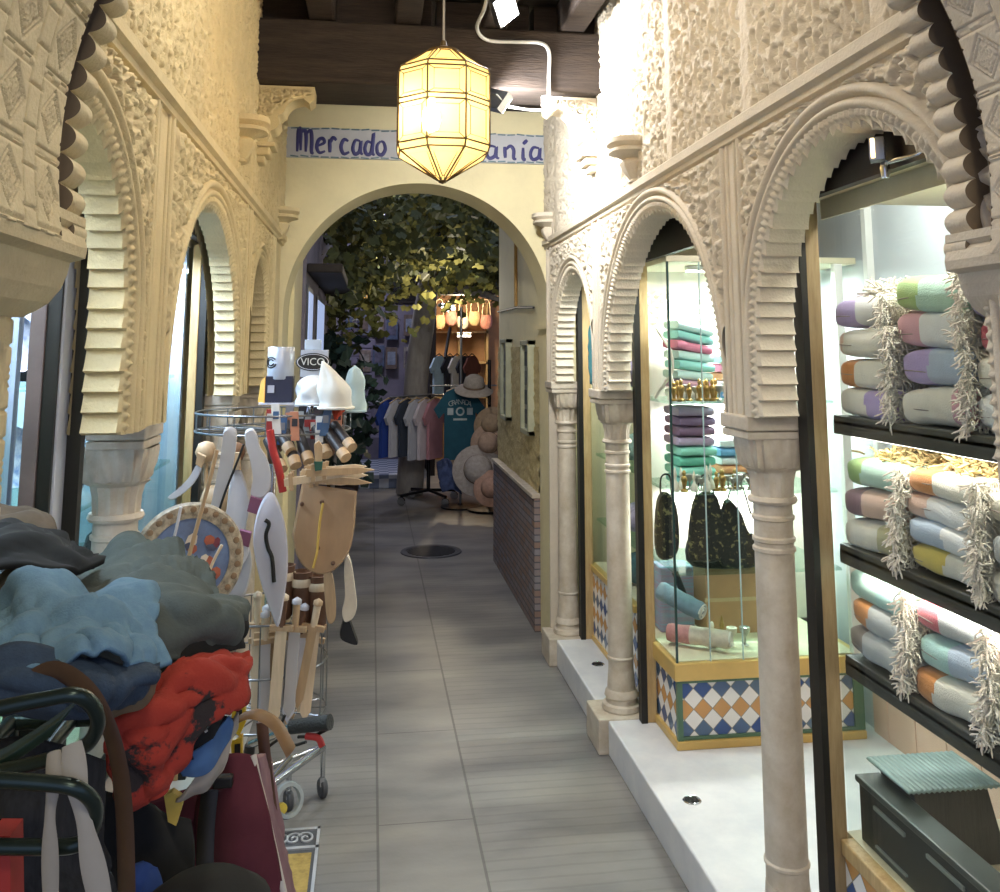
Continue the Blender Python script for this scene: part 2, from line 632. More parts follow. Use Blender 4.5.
def bay(side, spec, parent, m):
    y0, y1, ya, yb, cz = spec
    xf = XR if side > 0 else XL
    cv = arch_curve(y0, y1, cz)
    n = len(cv)
    s = np.array([0] + [math.dist(cv[i][:2], cv[i + 1][:2]) for i in range(n - 1)]).cumsum()
    per = s[-1] / round(s[-1] / .042)
    tooth = fract(s / per)
    rise = np.where(np.array([c[0] for c in cv]) < (y0 + y1) / 2, tooth, 1 - tooth)
    sc = .013 * (1 - np.clip(rise, 0, 1) ** .6)      # stepped lobes
    Y = np.array([c[0] for c in cv]); Z = np.array([c[1] for c in cv])
    NY = np.array([c[2] for c in cv]); NZ = np.array([c[3] for c in cv])
    iy, iz = Y + NY * (sc * .0), Z + NZ * (sc * .0)
    # outer rectangle reached along the normal
    with np.errstate(divide='ignore', invalid='ignore'):
        ty = np.where(NY > 1e-6, (yb - Y) / NY, np.where(NY < -1e-6, (ya - Y) / NY, 99))
        tz = np.where(NZ > 1e-6, (ZT - Z) / NZ, 99)
    t = np.minimum(ty, tz)
    Mr = 46
    J = np.linspace(0, 1, Mr)
    T = t[:, None] * J[None, :]
    PY_, PZ_ = iy[:, None] + NY[:, None] * T, iz[:, None] + NZ[:, None] * T
    h = scrolls(PY_ + 3, PZ_, .085, 3, 13)
    edge = np.minimum(np.minimum(PY_ - ya, yb - PY_), ZT - PZ_)
    inn = sst(.075, .08, T) * sst(.012, .016, edge)
    # lace fringe and two rolls round the opening
    fr = .55 + .45 * np.sin(2 * PI * s / (per * .5))[:, None]
    lace = np.where(T < .022, fr * sst(0, .01, T), 0)
    roll1 = np.sqrt(np.clip(1 - ((T - .034) / .011) ** 2, 0, 1))
    roll2 = np.sqrt(np.clip(1 - ((T - .062) / .013) ** 2, 0, 1))
    H = .018 * h * inn + .012 * lace + .016 * roll1 + .02 * roll2
    X = xf - side * H
    P = np.stack([X, PY_, PZ_], -1)
    MB().grid(P).build('spandrel', m, parent, smooth=180, fix=False)
    # lobed underside of the arch
    D = np.linspace(0, 1, 5) * (1 if side > 0 else .74)
    sy, sz = Y[:, None] - NY[:, None] * sc[:, None] * 1.6, Z[:, None] - NZ[:, None] * sc[:, None] * 1.6
    P = np.stack([np.broadcast_to(xf + side * (.006 + .094 * D[None, :]), (n, 5)), np.broadcast_to(sy, (n, 5)), np.broadcast_to(sz, (n, 5))], -1)
    mb = MB().grid(P)
    # little lobed front lip
    lip = np.stack([np.stack([np.full(n, xf + side * .006), sy[:, 0], sz[:, 0]], -1), np.stack([np.full(n, xf), iy, iz], -1)], 1)
    mb.grid(lip)
    # back face
    bk = np.stack([np.stack([np.full(n, xf + side * .1), sy[:, 0], sz[:, 0]], -1), np.stack([np.full(n, xf + side * .1), iy + NY * t, iz + NZ * t], -1)], 1)
    mb.grid(bk)
    mb.build('lobed_soffit', m, parent, smooth=40, fix=False)


def moulding(side, y0, y1, z0, z1, proj, parent, m, name='moulding'):
    xf = XR if side > 0 else XL
    pr = [(0, z0), (proj * .5, z0 + (z1 - z0) * .05), (proj * .55, z0 + (z1 - z0) * .3), (proj, z0 + (z1 - z0) * .45), (proj, z0 + (z1 - z0) * .9), (proj * .8, z1), (0, z1)]
    return MB().prism([(xf - side * p, y0, z) for p, z in pr], (0, y1 - y0, 0)).build(name, m, parent)


def side_wall(side, nm, m):
    xf = XR if side > 0 else XL
    w = lambda a: xf + side * a
    x0, x1 = sorted((w(.0), w(.12)))
    base = MB()
    base.box(*sorted((w(.004), w(.14))), 1.1, 5.02, ZT + .005, 3.3)      # wall above the arches
    last = STRIPS[side][-1][1]
    base.box(*sorted((w(0), w(.14))), last, 4.97, 0.13, ZT + .01)
    base.box(*sorted((w(0), w(.1))), BAYS[side][0][2], BAYS[side][0][0], 0, ZS + .003)
    root = base.build(nm, m)
    tag(root, kind='structure')
    for b in BAYS[side]:
        bay(side, b, root, m)
    # carved field above the moulding
    hf = (lambda U, V: np.maximum(scrolls(U, V * .55, .075, 11, 12, .1), .9 * (1 - sst(.02, .05, np.abs(fract(U / .62) - .5) * .62 - .0)))) if side > 0 else (lambda U, V: scrolls(U, V * .7, .07, 23, 11, .12))
    relief_panel('carved_field', 1.1, 4.985, ZT + .05, 3.12, .0052, lambda U, V, H: np.stack([xf - side * H, U, V], -1), hf, .017 if side > 0 else .014, m, root)
    moulding(side, 1.1, 4.985, ZT - .005, ZT + .05, .03, root, m)
    for a, b in STRIPS[side]:
        mb = MB()
        mb.box(*sorted((w(-.004), w(.1))), a, b, ZS, ZT)
        for q in (a + .012, b - .012):
            mb.tube([(w(-.004), q, ZS), (w(-.004), q, ZT)], .011, 8)
        for q in (a + .045, b - .045):
            mb.tube([(w(-.004), q, ZS), (w(-.004), q, ZT)], .007, 8)
        mb.build('pilaster_strip', m, root, smooth=50)
    return root


wr = side_wall(1, 'wall_right', STONE)
wl = side_wall(-1, 'wall_left', STONEY)

# carved brackets over the arches
def bracket(x, y, z, side, label, h=.17, w=.085):
    mb = MB()
    k = w
    prof = [(.018, 0), (.03, .008), (.022, .02), (.03, .03), (.045, .06), (.05, .085), (.04, .095), (.062, .11), (.085, .118), (.085, .13), (.072, .135), (.09, .15), (.09, .17)]
    n = 12
    vs = []
    for r, zz in prof:
        rr = r * k / .085
        for i in range(n + 1):
            a = PI / 2 + PI * i / n
            q = (abs(math.cos(a)) ** .7) * rr
            rip = 1 + .08 * math.cos(a * 7) * (zz < .1)
            vs.append((x - side * q * 1.25 * rip, y + rr * math.copysign(abs(math.sin(a)) ** .7, math.sin(a)), z + zz * h / .17))
    fs = [(i * (n + 1) + j, i * (n + 1) + j + 1, (i + 1) * (n + 1) + j + 1, (i + 1) * (n + 1) + j) for i in range(len(prof) - 1) for j in range(n)]
    fs += [tuple(range(n + 1)), tuple(range(len(vs) - n - 1, len(vs)))]
    mb.add(vs, fs)
    o = mb.build('corbel', STONE if side > 0 else STONEY, smooth=40)
    tag(o, label, 'corbel', 'small carved corbels')
    return o


bracket(XR, 3.2, 2.21, 1, 'carved stone corbel on the right wall above the middle arch')
bracket(XR, 4.82, 2.17, 1, 'small carved corbel on the right wall beside the cream archway')
bracket(XL, 3.32, 2.27, -1, 'carved stone corbel on the yellow left wall above the arches')
bracket(XL, 4.75, 2.16, -1, 'small carved corbel on the left wall beside the cream archway')

# ------------------------------------------------------------------ columns
def column(x, y, side, label, ped=True):
    r = .052
    t = empty('marble_column', (x, y, 0), label, 'column', 'marble columns along the passage', 'thing')
    m = MARBLE
    b = .13
    prof = [(.078, b), (.082, b + .012), (.078, b + .028), (.066, b + .034), (.064, b + .05), (.07, b + .058), (.066, b + .075), (.058, b + .085), (.056, b + .12), (r + .001, b + .16)]
    MB().lathe(prof, (x, y, 0), 28).build('column_base', m, t, smooth=28)
    prof = [(r, b + .15)]
    for z in (b + .2,): prof += [(r, z), (r + .004, z + .004), (r + .004, z + .01), (r, z + .014)]
    for z in (1.08, 1.105, 1.16):
        prof += [(r * .96, z), (r * .96 + .005, z + .004), (r * .96 + .005, z + .012), (r * .96, z + .016)]
    prof += [(r * .95, 1.215)]
    MB().lathe(prof, (x, y, 0), 28).build('shaft', m, t, smooth=28)
    # capital: fluted bell, carved band, abacus
    cp = MB()
    cp.lathe([(r + .008, 1.205), (r + .012, 1.212), (r + .008, 1.222)], (x, y, 0), 28)
    cp.lathe([(r, 1.22), (r + .002, 1.26), (r + .008, 1.285), (r + .02, 1.295)], (x, y, 0), 48, flute=(12, .05))
    cp.build('bell', m, t, smooth=32)
    # carved square band
    N_ = 96
    P = []
    for k, (z, e) in enumerate([(1.29, .058), (1.30, .068), (1.33, .074), (1.36, .078), (1.372, .08)]):
        row = []
        for i in range(N_ + 1):
            a = 2 * PI * i / N_
            ca, sa = math.cos(a), math.sin(a)
            q = e / max(abs(ca), abs(sa)) * (.92 if max(abs(ca), abs(sa)) < .8 else 1)
            q *= 1 + (.05 * math.sin(a * 16 + k * 1.9) if 0 < k < 4 else 0)
            row.append((x + q * ca, y + q * sa, z))
        P.append(row)
    MB().grid(np.array(P)).build('carved_band', m, t, smooth=40)
    xa, xb = sorted((XR - .018 if side > 0 else XL - .015, x + side * .055))
    ab = MB()
    ab.box(xa, xb, y - .085, y + .085, 1.372, 1.392, .004)
    ab.box(xa - .004 * (side > 0), xb + .004 * (side < 0), y - .09, y + .09, 1.394, 1.432, .005)
    ab.build('abacus', m, t)
    if ped:
        pd = MB()
        xa, xb = sorted((x - side * .125, x + side * .07))
        pd.box(xa, xb, y - .105, y + .105, 0, .135, .006)
        pd.build('pedestal', m, t)
    return t


column(1.05, 2.32, 1, 'slender marble column standing between the near vitrine and the marble threshold')
column(1.05, 3.85, 1, 'slender marble column on a block beside the tiled glass case')
column(1.05, 4.87, 1, 'slender marble column standing against the cream archway')
column(-.59, 2.3, -1, 'fluted marble column behind the heap of clothes on the left side')
column(-.58, 3.62, -1, 'marble column behind the rack of toy swords')
column(-.58, 4.56, -1, 'marble column on the left beside the cream archway, behind the caps')

# threshold steps
st = MB()
st.box(.965, 3.2, 1.0, 3.745, 0, .13, .006)
o = st.build('trim_1', WHITEM); tag(o, kind='structure')
st = MB(); st.box(.965, 1.5, 3.955, 4.82, 0, .13, .006)
o = st.build('trim_2', WHITEM); tag(o, kind='structure')
st = MB(); st.box(-1.4, -.48, 1.0, 4.98, 0, .13, .006)
o = st.build('trim_3', WHITEM); tag(o, kind='structure')
for q, lb in (((692, 800), 'round steel floor drain in the near white threshold'), ((598, 664), 'round steel floor drain in the far white threshold')):
    p = at(*q, Z=.131)
    t = empty('floor_drain', p, lb, 'drain', 'drains in the thresholds')
    MB().lathe([(.001, .001), (.024, .001), (.027, .003), (.03, .001), (.031, 0)], p, 24).build('rim', CHROME, t, smooth=40)
    g = MB()
    for k in range(-2, 3):
        g.box(p.x + k * .008 - .0025, p.x + k * .008 + .0025, p.y - .018, p.y + .018, p.z + .001, p.z + .0035)
    g.build('grille', BLACK, t)

# ------------------------------------------------------------------ near transverse horseshoe arch
ARC, AZ, AR = .257, 1.86, .672
Y0, Y1 = 1.22, 1.33
TR = empty('wall_front', (0, 0, 0), kind='structure')
a0 = math.radians(-10)
na = 900
A = np.linspace(PI - a0, a0, na)
YS = .55                                   # the near end of the deep arch
YG = 1.228                                 # groove before the lobed edge
def ring_row(r, y, k=na):
    a = np.linspace(PI - a0, a0, k)
    rr = r if not hasattr(r, '__len__') else r
    return np.stack([ARC + rr * np.cos(a), np.full(k, y), AZ + rr * np.sin(a)], -1)
YV = np.linspace(.88, YG, 200)
SS = AR * (PI - a0 - A)
U_, V_ = np.meshgrid(SS, YV)
Hs = strapwork(U_, V_) * .004
RR = AR - Hs
PS = np.stack([ARC + RR * np.cos(A)[None, :], np.broadcast_to(YV[:, None], RR.shape), AZ + RR * np.sin(A)[None, :]], -1)
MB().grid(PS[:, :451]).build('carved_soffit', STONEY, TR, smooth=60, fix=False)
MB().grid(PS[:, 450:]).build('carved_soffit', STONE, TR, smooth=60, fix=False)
MB().grid(np.stack([ring_row(1.25, YS), ring_row(AR, YS), ring_row(AR, .88)], 0)).build('plain_face', STONE, TR, smooth=40, fix=False)
L = AR * (PI - 2 * a0)
per = L / round(L / .043)
lob = np.abs(np.sin(PI * SS / per)) ** .6
rad = AR + .020 - .022 * lob
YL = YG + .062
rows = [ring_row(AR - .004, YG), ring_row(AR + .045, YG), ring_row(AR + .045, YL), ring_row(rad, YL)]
MB().grid(np.stack(rows, 0)).build('groove', mat('dark brown groove', '6f5f48', .8, var=.15, scale=8), TR, smooth=35, fix=False)  # groove faces coloured a darker brown than the plaster beside them
rows = [ring_row(rad, YL), ring_row(rad, Y1 + .015), ring_row(1.25, Y1 + .015)]
PS = np.stack(rows, 0)
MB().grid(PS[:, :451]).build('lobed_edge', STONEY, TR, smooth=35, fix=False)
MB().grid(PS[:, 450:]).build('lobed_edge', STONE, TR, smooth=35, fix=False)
for sd in (-1, 1):
    xe = ARC + sd * .752            # pier face
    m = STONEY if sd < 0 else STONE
    im = MB()
    e = lambda d: xe - sd * d
    pr = [(-.5, 1.785), (.088, 1.785), (.088, 1.772), (.08, 1.765), (.088, 1.757), (.092, 1.742), (.090, 1.728), (.07, 1.722), (.067, 1.705), (.06, 1.685), (.045, 1.665), (.03, 1.655), (.012, 1.645), (-.5, 1.645)]
    im.prism([(e(d), YS, z) for d, z in pr], (0, Y1 + .01 - YS, 0))
    im.build('impost', m, TR)
    pb = MB()
    pb.box(*sorted((xe + sd * .004, xe + sd * .7)), YS, Y1, 0, 1.65)
    pb.build('pier', m, TR)
    relief_panel('carved_pier_face', .85, Y1, .3, 1.648, .0024, lambda U, V, H: np.stack([xe - sd * H, U, V], -1), lambda U, V: strapwork(U, V), .005, m, TR)
# wall above the horseshoe out of frame
MB().box(-.9, 1.4, YS + .02, Y1 - .02, 2.95, 3.3).build('upper_wall', STONE, TR)

# ------------------------------------------------------------------ far archway
ac, ar, asz = .254, .735, 1.795
WB = empty('wall_back', (0, 0, 0), kind='structure')
yF, yB = 5.0, 5.34
n = 120
A = np.linspace(PI, 0, n)
inner = [(ac - ar, 0)] + [(ac + ar * math.cos(a), asz + ar * math.sin(a)) for a in A] + [(ac + ar, 0)]
outer = [(-1.6, 0)] + [None] * n + [(2.6, 0)]
for i, a in enumerate(A):
    ca, sa = math.cos(a), math.sin(a)
    tt = min((2.6 - ac) / ca if ca > 1e-6 else 99, (-1.6 - ac) / ca if ca < -1e-6 else 99, (3.3 - asz) / sa if sa > 1e-6 else 99)
    outer[i + 1] = (ac + tt * ca, asz + tt * sa)
mb = MB()
for y in (yF, yB):
    P = np.array([[(x, y, z) for x, z in inner], [(x, y, z) for x, z in outer]])
    mb.grid(P)
P = np.array([[(x, y, z) for x, z in inner] for y in (yF + .006, yB)])
mb.grid(P)
ch = np.array([[(x, yF, z) for x, z in inner], [(x, yF + .006, z) for x, z in inner]])
mb.grid(ch)
mb.build('archway', CREAM, WB, smooth=30, fix=False)
# thin impost lines on the jambs
MB().box(ac + ar - .02, ac + ar + .25, yF - .012, yB, 1.72, 1.745).build('impost_band', CREAM, WB)

# painted sign
sg = empty('shop_sign', (.25, 4.99, 2.75), 'long pale painted tile sign with blue brush lettering above the archway', 'sign')
zb, zt_, xa, xb = 2.655, 2.825, -.49, .99
SIGNM = mat('pale blue sign ground', 'bcbcbd', .5, var=.06, scale=7)
MB().box(xa, xb, 4.975, 4.999, zb, zt_, .002).build('sign_board', SIGNM, sg)
BLUEP = mat('blue brush paint', '3b3a72', .5, var=.1)
TEALP = mat('teal border paint', '64808a', .5, var=.2, scale=60)
for z in (zb + .006, zt_ - .006):
    bd = MB()
    x = xa + .02
    while x < xb - .05:
        bd.obox((x + .025, 4.973, z + random.uniform(-.003, .003)), (.022, 0, random.uniform(-.003, .003)), (0, .002, 0), (0, 0, .0035))
        x += .055
    bd.build('border_pattern', TEALP, sg)
GL = {'M': [[(0, .1), (.02, .95), (.1, 1), (.12, .15)], [(.12, .9), (.25, 1), (.3, .7), (.3, .1)], [(.3, .85), (.45, 1), (.5, .6), (.5, .1), (.58, .05)]],
      'e': [[(.02, .35), (.28, .5), (.22, .68), (.08, .6), (.02, .3), (.12, .08), (.32, .15)]],
      'r': [[(.04, .65), (.06, .1)], [(.06, .5), (.16, .72), (.28, .62)]],
      'c': [[(.28, .6), (.12, .66), (.02, .35), (.12, .06), (.32, .14)]],
      'a': [[(.28, .62), (.1, .64), (.02, .3), (.1, .06), (.26, .2), (.3, .62), (.3, .15), (.38, .06)]],
      'd': [[(.26, .55), (.1, .6), (.02, .3), (.1, .06), (.26, .2), (.32, .98), (.3, .15), (.38, .06)]],
      'o': [[(.15, .64), (.03, .45), (.05, .15), (.2, .06), (.32, .3), (.26, .58), (.15, .64)]],
      'A': [[(.0, .05), (.2, .95), (.42, .05)], [(.08, .4), (.34, .38)]],
      't': [[(.12, .95), (.12, .2), (.22, .05), (.3, .14)], [(.0, .65), (.28, .68)]],
      's': [[(.26, .6), (.1, .66), (.08, .45), (.26, .3), (.22, .08), (.02, .12)]],
      'n': [[(.04, .64), (.06, .1)], [(.06, .48), (.2, .68), (.3, .5), (.3, .1), (.38, .06)]],
      'i': [[(.08, .62), (.08, .1), (.16, .05)], [(.08, .8), (.2, 1.0)]]}


def brush(text, x0, adv, y, z0, hgt, wid, parent, m, r=.009):
    x = x0
    for chh in text:
        if chh == ' ':
            x += adv * .5
            continue
        mb = MB()
        for stk in GL[chh]:
            pts = curve3([(x + a * wid, y, z0 + b * hgt) for a, b in stk], 5)
            k = len(pts)
            mb.tube(pts, [(r * (.45 + .75 * math.sin(PI * (i + 1) / (k + 1)) ** .6), .002) for i in range(k)], 8, flat=(1, 0, 0.3))
        # flatten against the board
        mb.v = [(a, y + max(-.003, min(.003, b - y)), c) for a, b, c in mb.v]
        mb.build('letter', m, parent, smooth=60)
        x += adv * (1.55 if chh == 'M' else .55 if chh == 'i' else 1)


brush('Mercado', -.43, .066, 4.973, 2.672, .135, .155, sg, BLUEP)
brush('Artesania', .125, .099, 4.973, 2.672, .12, .2, sg, BLUEP)

# ------------------------------------------------------------------ ceiling
cl = MB().box(-1.6, 2.6, -3.5, 5.4, 3.3, 3.36)
tag(cl.build('ceiling', WOODD), kind='structure')
bm_ = MB().box(-.62, 1.1, 3.68, 3.92, 2.70, 2.97, .012)
tag(bm_.build('ceiling_beam', WOODD), 'massive dark timber beam spanning the passage above the lantern', 'beam', kind='thing')
bm_ = MB().box(-.62, 1.1, 4.82, 4.99, 2.96, 3.2, .012)
tag(bm_.build('ceiling_beam', WOODD), 'dark timber beam set behind the lantern directly over the painted sign', 'beam', kind='thing')
bm_ = MB()
for x0 in np.arange(-.62, 1.1, .43):
    bm_.box(x0 + .01, x0 + .42, 3.76, 3.86, 2.975, 3.11, .004)
tag(bm_.build('trim_4', WOODD), kind='structure')
jl = ['first dark ceiling joist from the yellow wall', 'second dark ceiling joist from the yellow wall, by the lantern cord', 'third dark ceiling joist, behind the bright lamp', 'last dark ceiling joist beside the white carved wall']
for i, x in enumerate((-.235, .125, .50, .84)):
    j = MB().box(x - .055, x + .055, 1.35, 3.9, 2.975, 3.13, .01)
    tag(j.build('ceiling_joist', WOODD), jl[i], 'joist', 'dark ceiling joists', 'thing')
tag(MB().box(-.5, .97, 1.35, 4.99, 3.13, 3.16).build('trim_5', WOODD), kind='structure')

# scalloped corner brackets under the beam
def cusp(side, label):
    xf = XR if side > 0 else XL
    w = .24 if side < 0 else .235
    zt2, zb2 = 2.695, 2.40
    e = lambda d: xf - side * d
    pts = [(0, zt2), (w, zt2), (w, zt2 - .055), (w - .02, zt2 - .07)]
    c = [(w - .045, zt2 - .052), (w - .08, zt2 - .06), (w - .11, zt2 - .085), (w - .125, zt2 - .115), (.095, zt2 - .13), (.1, zt2 - .16), (.085, zt2 - .185), (.062, zt2 - .195), (.066, zt2 - .215), (.058, zt2 - .235)]
    pts += [tuple(p) for p in crom(c, 4)] + [(.06, zb2 + .05), (0, zb2 + .05)]
    t = empty('corner_bracket', (xf, 3.8, zb2), label, 'bracket', 'scalloped corner brackets')
    m = STONE if side > 0 else STONEY
    mb = MB().prism([(e(d), 3.74, z) for d, z in pts], (0, .13, 0))
    mb.build('bracket_body', m, t)
    # relief on the face that shows
    U, V = np.meshgrid(np.linspace(.004, w - .012, 60), np.linspace(zb2 + .055, zt2 - .012, 70))
    ok = np.ones(U.shape)
    cx, cz = w - .015, zt2 - .25
    dist = np.hypot((U - cx) / .19, (V - cz) / .2)
    ok = sst(1.02, 1.1, dist) * sst(0, .01, U) * sst(0, .01, zt2 - .012 - V)
    H = scrolls(U + 7, V, .045, 31, 12) * .01 * ok + .002
    keep = dist > 1.0
    Xs = xf - side * U
    g = MB().grid(np.stack([Xs, 3.742 - H, V], -1))
    kk = keep.reshape(-1)
    g.f = [f for f in g.f if all(kk[i] for i in f)]
    g.mi = [0] * len(g.f)
    g.build('carved_panel', m, t, smooth=180, fix=False)
    mb = MB()
    mb.box(*sorted((e(0), e(.085))), 3.735, 3.875, zb2 + .035, zb2 + .052, .003)
    mb.box(*sorted((e(0), e(.065))), 3.745, 3.865, zb2 + .0, zb2 + .035, .008)
    mb.box(*sorted((e(0), e(.045))), 3.755, 3.855, zb2 - .03, zb2 + .0, .008)
    mb.build('bracket_foot', m, t)


cusp(1, 'scalloped carved bracket in the brightly lit corner below the beam')
cusp(-1, 'scalloped carved bracket under the beam against the yellow wall')

# ------------------------------------------------------------------ shops on the right
GREYP = mat('grey shop panel', 'a9aeb2', .6, var=.05, scale=3)
PEACH = mat('peach shop tile', 'd9b59c', .5, var=.05, scale=3)
CREAMP = mat('cream panel', 'd9cfb0', .6, var=.05)
WHITEP = mat('white painted wood', 'eceae4', .5, var=.03)
VALN = mat('very dark stained wood', '2a1d17', .5, var=.2, stretch=(6, 1, 6))
SHELF = mat('dark smoked shelf', '4c4a44', .35, var=.15)

MB().box(1.98, 2.1, .5, 5.0, 0, 2.5).build('wall_shop', mat('pale grey shop wall', 'c0c4c8', .5, var=.05, scale=3))['kind'] = 'structure'
MB().box(1.11, 2.42, .5, 5.0, 2.3, 2.36).build('ceiling.001', VALN)['kind'] = 'structure'
MB().box(1.03, 2.42, .42, .5, 0, 2.5).build('wall_shop_end', GREYP)['kind'] = 'structure'
MB().box(-1.5, -1.4, .5, 5.0, 0, 2.5).build('wall_shop_left', GREYP)['kind'] = 'structure'
MB().box(-1.5, -.64, .5, 5.0, 2.3, 2.36).build('ceiling.002', VALN)['kind'] = 'structure'
MB().box(-1.5, -.56, .42, .5, 0, 2.5).build('wall_shop_left_end', GREYP)['kind'] = 'structure'
pk = MB()
pk.box(1.965, 1.98, 2.22, 3.5, .13, .98)
for y in (2.5, 2.68, 2.86, 3.04, 3.22, 3.40): pk.box(1.962, 1.966, y - .003, y + .003, .13, .98)
o = pk.build('trim_13', PEACH); o['kind'] = 'structure'
o = MB().box(1.95, 1.98, 3.34, 3.37, .98, 2.2).build('trim_14', WHITEP); o['kind'] = 'structure'
# dark boards that close the arch heads behind the screen wall
hd = MB()
hd.box(1.085, 1.11, .6, 2.26, 1.98, 2.3)
hd.box(1.13, 1.155, 2.3, 5.0, 1.97, 2.3)
tag(hd.build('trim_6', VALN), kind='structure')
hd = MB()
hd.box(-.66, -.63, .6, 5.0, 2.0, 2.3)
tag(hd.build('trim_7', VALN), kind='structure')


def lattice(x, y0, y1, z0, z1, parent, m, pitch=.05, along='Y'):
    mb = MB()
    h = z1 - z0
    k = int((y1 - y0 + h) / pitch)
    for i in range(k + 1):
        for sgn in (1, -1):
            a = y0 - h + i * pitch if sgn > 0 else y0 + i * pitch
            b = a + h * sgn
            za, zb = z0, z1
            # clip to the panel
            pa, pb = [a, za], [b, zb]
            lo, hi = y0, y1
            if max(a, b) <= lo or min(a, b) >= hi: continue
            for p, q in ((pa, pb), (pb, pa)):
                if p[0] < lo:
                    t = (lo - p[0]) / (q[0] - p[0]); p[1] += (q[1] - p[1]) * t; p[0] = lo
                if p[0] > hi:
                    t = (hi - p[0]) / (q[0] - p[0]); p[1] += (q[1] - p[1]) * t; p[0] = hi
            P, Q = ((x, pa[0], pa[1]), (x, pb[0], pb[1])) if along == 'Y' else ((pa[0], x, pa[1]), (pb[0], x, pb[1]))
            mb.tube([P, Q], .005, 4)
    return mb.build('lattice', m, parent)


def pane(name, x0, x1, y0, y1, z0, z1, parent, m=None):
    return MB().box(x0, x1, y0, y1, z0, z1).build(name, m or GLASS, parent)


def strip_lamp(x0, x1, y0, y1, z, label, power, color=(1, .97, .92), tilt=0):
    t = empty('strip_light', ((x0 + x1) / 2, (y0 + y1) / 2, z), label, 'light', 'strip lights in the glass cases')
    MB().box(x0 - .002, x1 + .004, y0 - .01, y1 + .01, z, z + .018, .002).build('housing', WHITEP, t)
    MB().box(x0, x1, y0, y1, z - .006, z + .004).build('tube', glow('case tube', 'fff6ea', 9), t)
    l = bpy.data.lights.new('strip_light_lamp', 'AREA')
    l.shape = 'RECTANGLE'; l.size = x1 - x0; l.size_y = y1 - y0; l.energy = power; l.color = color
    lo = bpy.data.objects.new('strip_light_lamp', l); COL.objects.link(lo)
    lo.location = ((x0 + x1) / 2, (y0 + y1) / 2, z - .012)
    lo.rotation_euler = (0, -tilt, 0)


# near case with blankets
def near_case():
    t = empty('display_case', (1.14, 2.2, .13), 'large near glass display case filled with rolled fringed blankets', 'display case')
    MB().box(1.10, 1.14, 2.175, 2.215, .13, 1.985, .004).build('corner_post', mat('worn brown wood', 'a08a64', .45, var=.15, scale=10, stretch=(8, 8, 1), c2='86704c'), t)
    MB().box(1.083, 1.10, 2.17, 2.22, .13, 1.985).build('edge_strip', BLACK, t)
    MB().box(1.13, 1.145, .6, 2.175, .13, .42).build('tile_base', TILEY, t)
    MB().box(1.12, 1.155, .6, 2.175, .42, .455, .004).build('ledge', WOODL, t)
    pane('glass_pane', 1.142, 1.148, .6, 2.175, .455, 1.985, t)
    pane('glass_pane', 1.145, 1.78, 2.205, 2.21, .455, 1.985, t)
    MB().box(1.12, 1.80, .6, 2.215, 1.985, 2.01, .003).build('case_top', CREAMP, t)
    MB().box(1.148, 1.154, .6, 2.175, 1.935, 1.985).build('front_lip', CREAMP, t)
    MB().box(1.735, 1.76, .6, 2.2, .9, 1.42).build('middle_back_panel', mat('tan case back', 'b8a27a', .7, var=.2, scale=8), t)
    MB().box(1.74, 1.76, .6, 2.2, 1.42, 1.985).build('back_panel', mat('light grey case back', 'b9bec4', .6, var=.06, scale=3), t)
    pk = MB()
    pk.box(1.74, 1.76, .6, 2.2, .13, .898)
    for y in (1.1, 1.5, 1.9): pk.box(1.735, 1.741, y - .004, y + .004, .13, .898)
    pk.build('lower_back_panel', PEACH, t)
    MB().box(1.15, 1.74, .6, 2.2, .44, .457).build('case_floor', CREAMP, t)
    for z in (1.415, 1.105, .845):
        sh = MB()
        sh.box(1.152, 1.55, .62, 2.17, z, z + .024, .003)
        sh.box(1.152, 1.158, .62, 2.17, z - .022, z + .01)
        sh.build('shelf', SHELF, t)


near_case()
strip_lamp(1.158, 1.172, .9, 2.1, 1.962, 'added strip light inside the glass under the cream top of the near blanket case', 5, tilt=.6)  # strip added behind the lip to light the blanket fronts
for z, p, lb in ((1.395, 1.1, 'added strip light under the front lip of the upper blanket shelf'), (1.085, 1.0, 'added strip light under the front lip of the middle blanket shelf'), (.825, .8, 'added strip light under the front lip of the lowest blanket shelf')):  # hidden strips added so the blankets get light from the front
    p = p if z > 1 else .7
    strip_lamp(1.1605, 1.172, .9, 2.1, z + .002, lb, p, tilt=.7)

WOOLC = {'lavender': 'b49fd0', 'white': 'e9e6e2', 'green': '98b86a', 'pink': 'd9a0aa', 'peach': 'dcb6a0', 'orange': 'd58a44', 'cream': 'e4dccb', 'rose': 'c4505c',
         'aqua': 'a9cfc6', 'mint': 'b4d4c0', 'yellow': 'd9bf5e', 'grey': 'b9b8b4', 'mauve': '8f6a70', 'pale blue': 'b3bfce', 'khaki': 'bdb48a', 'coral': 'd86f60', 'taupe': '8d7f74', 'violet': '6f64a0'}


def wool(k):
    return mat('wool ' + k, WOOLC[k], .95, var=.05, scale=30, bump=.3, bscale=300, sheen=.3)


FR = [None, None, None]


def fringe_mesh(seed, w, h):
    rnd = random.Random(seed)
    mb = MB()
    for i in range(240):
        x = -w / 2 + w * rnd.random() ** 1.6
        z = h * rnd.uniform(.0, 1.0)
        y = rnd.uniform(-.008, .012)
        p = Vector((x, y, z))
        pts = [p]
        d = Vector((rnd.uniform(-1, .3), rnd.uniform(-.9, .9), rnd.uniform(-.8, .6)))
        for k in range(4):
            d += Vector((rnd.uniform(-.7, .7), rnd.uniform(-.7, .7), rnd.uniform(-.9, .35)))
            p = p + d.normalized() * .0075
            pts.append(p)
        mb.tube(pts, [.0016, .002, .0017, .002, .001], 4)
    return mb


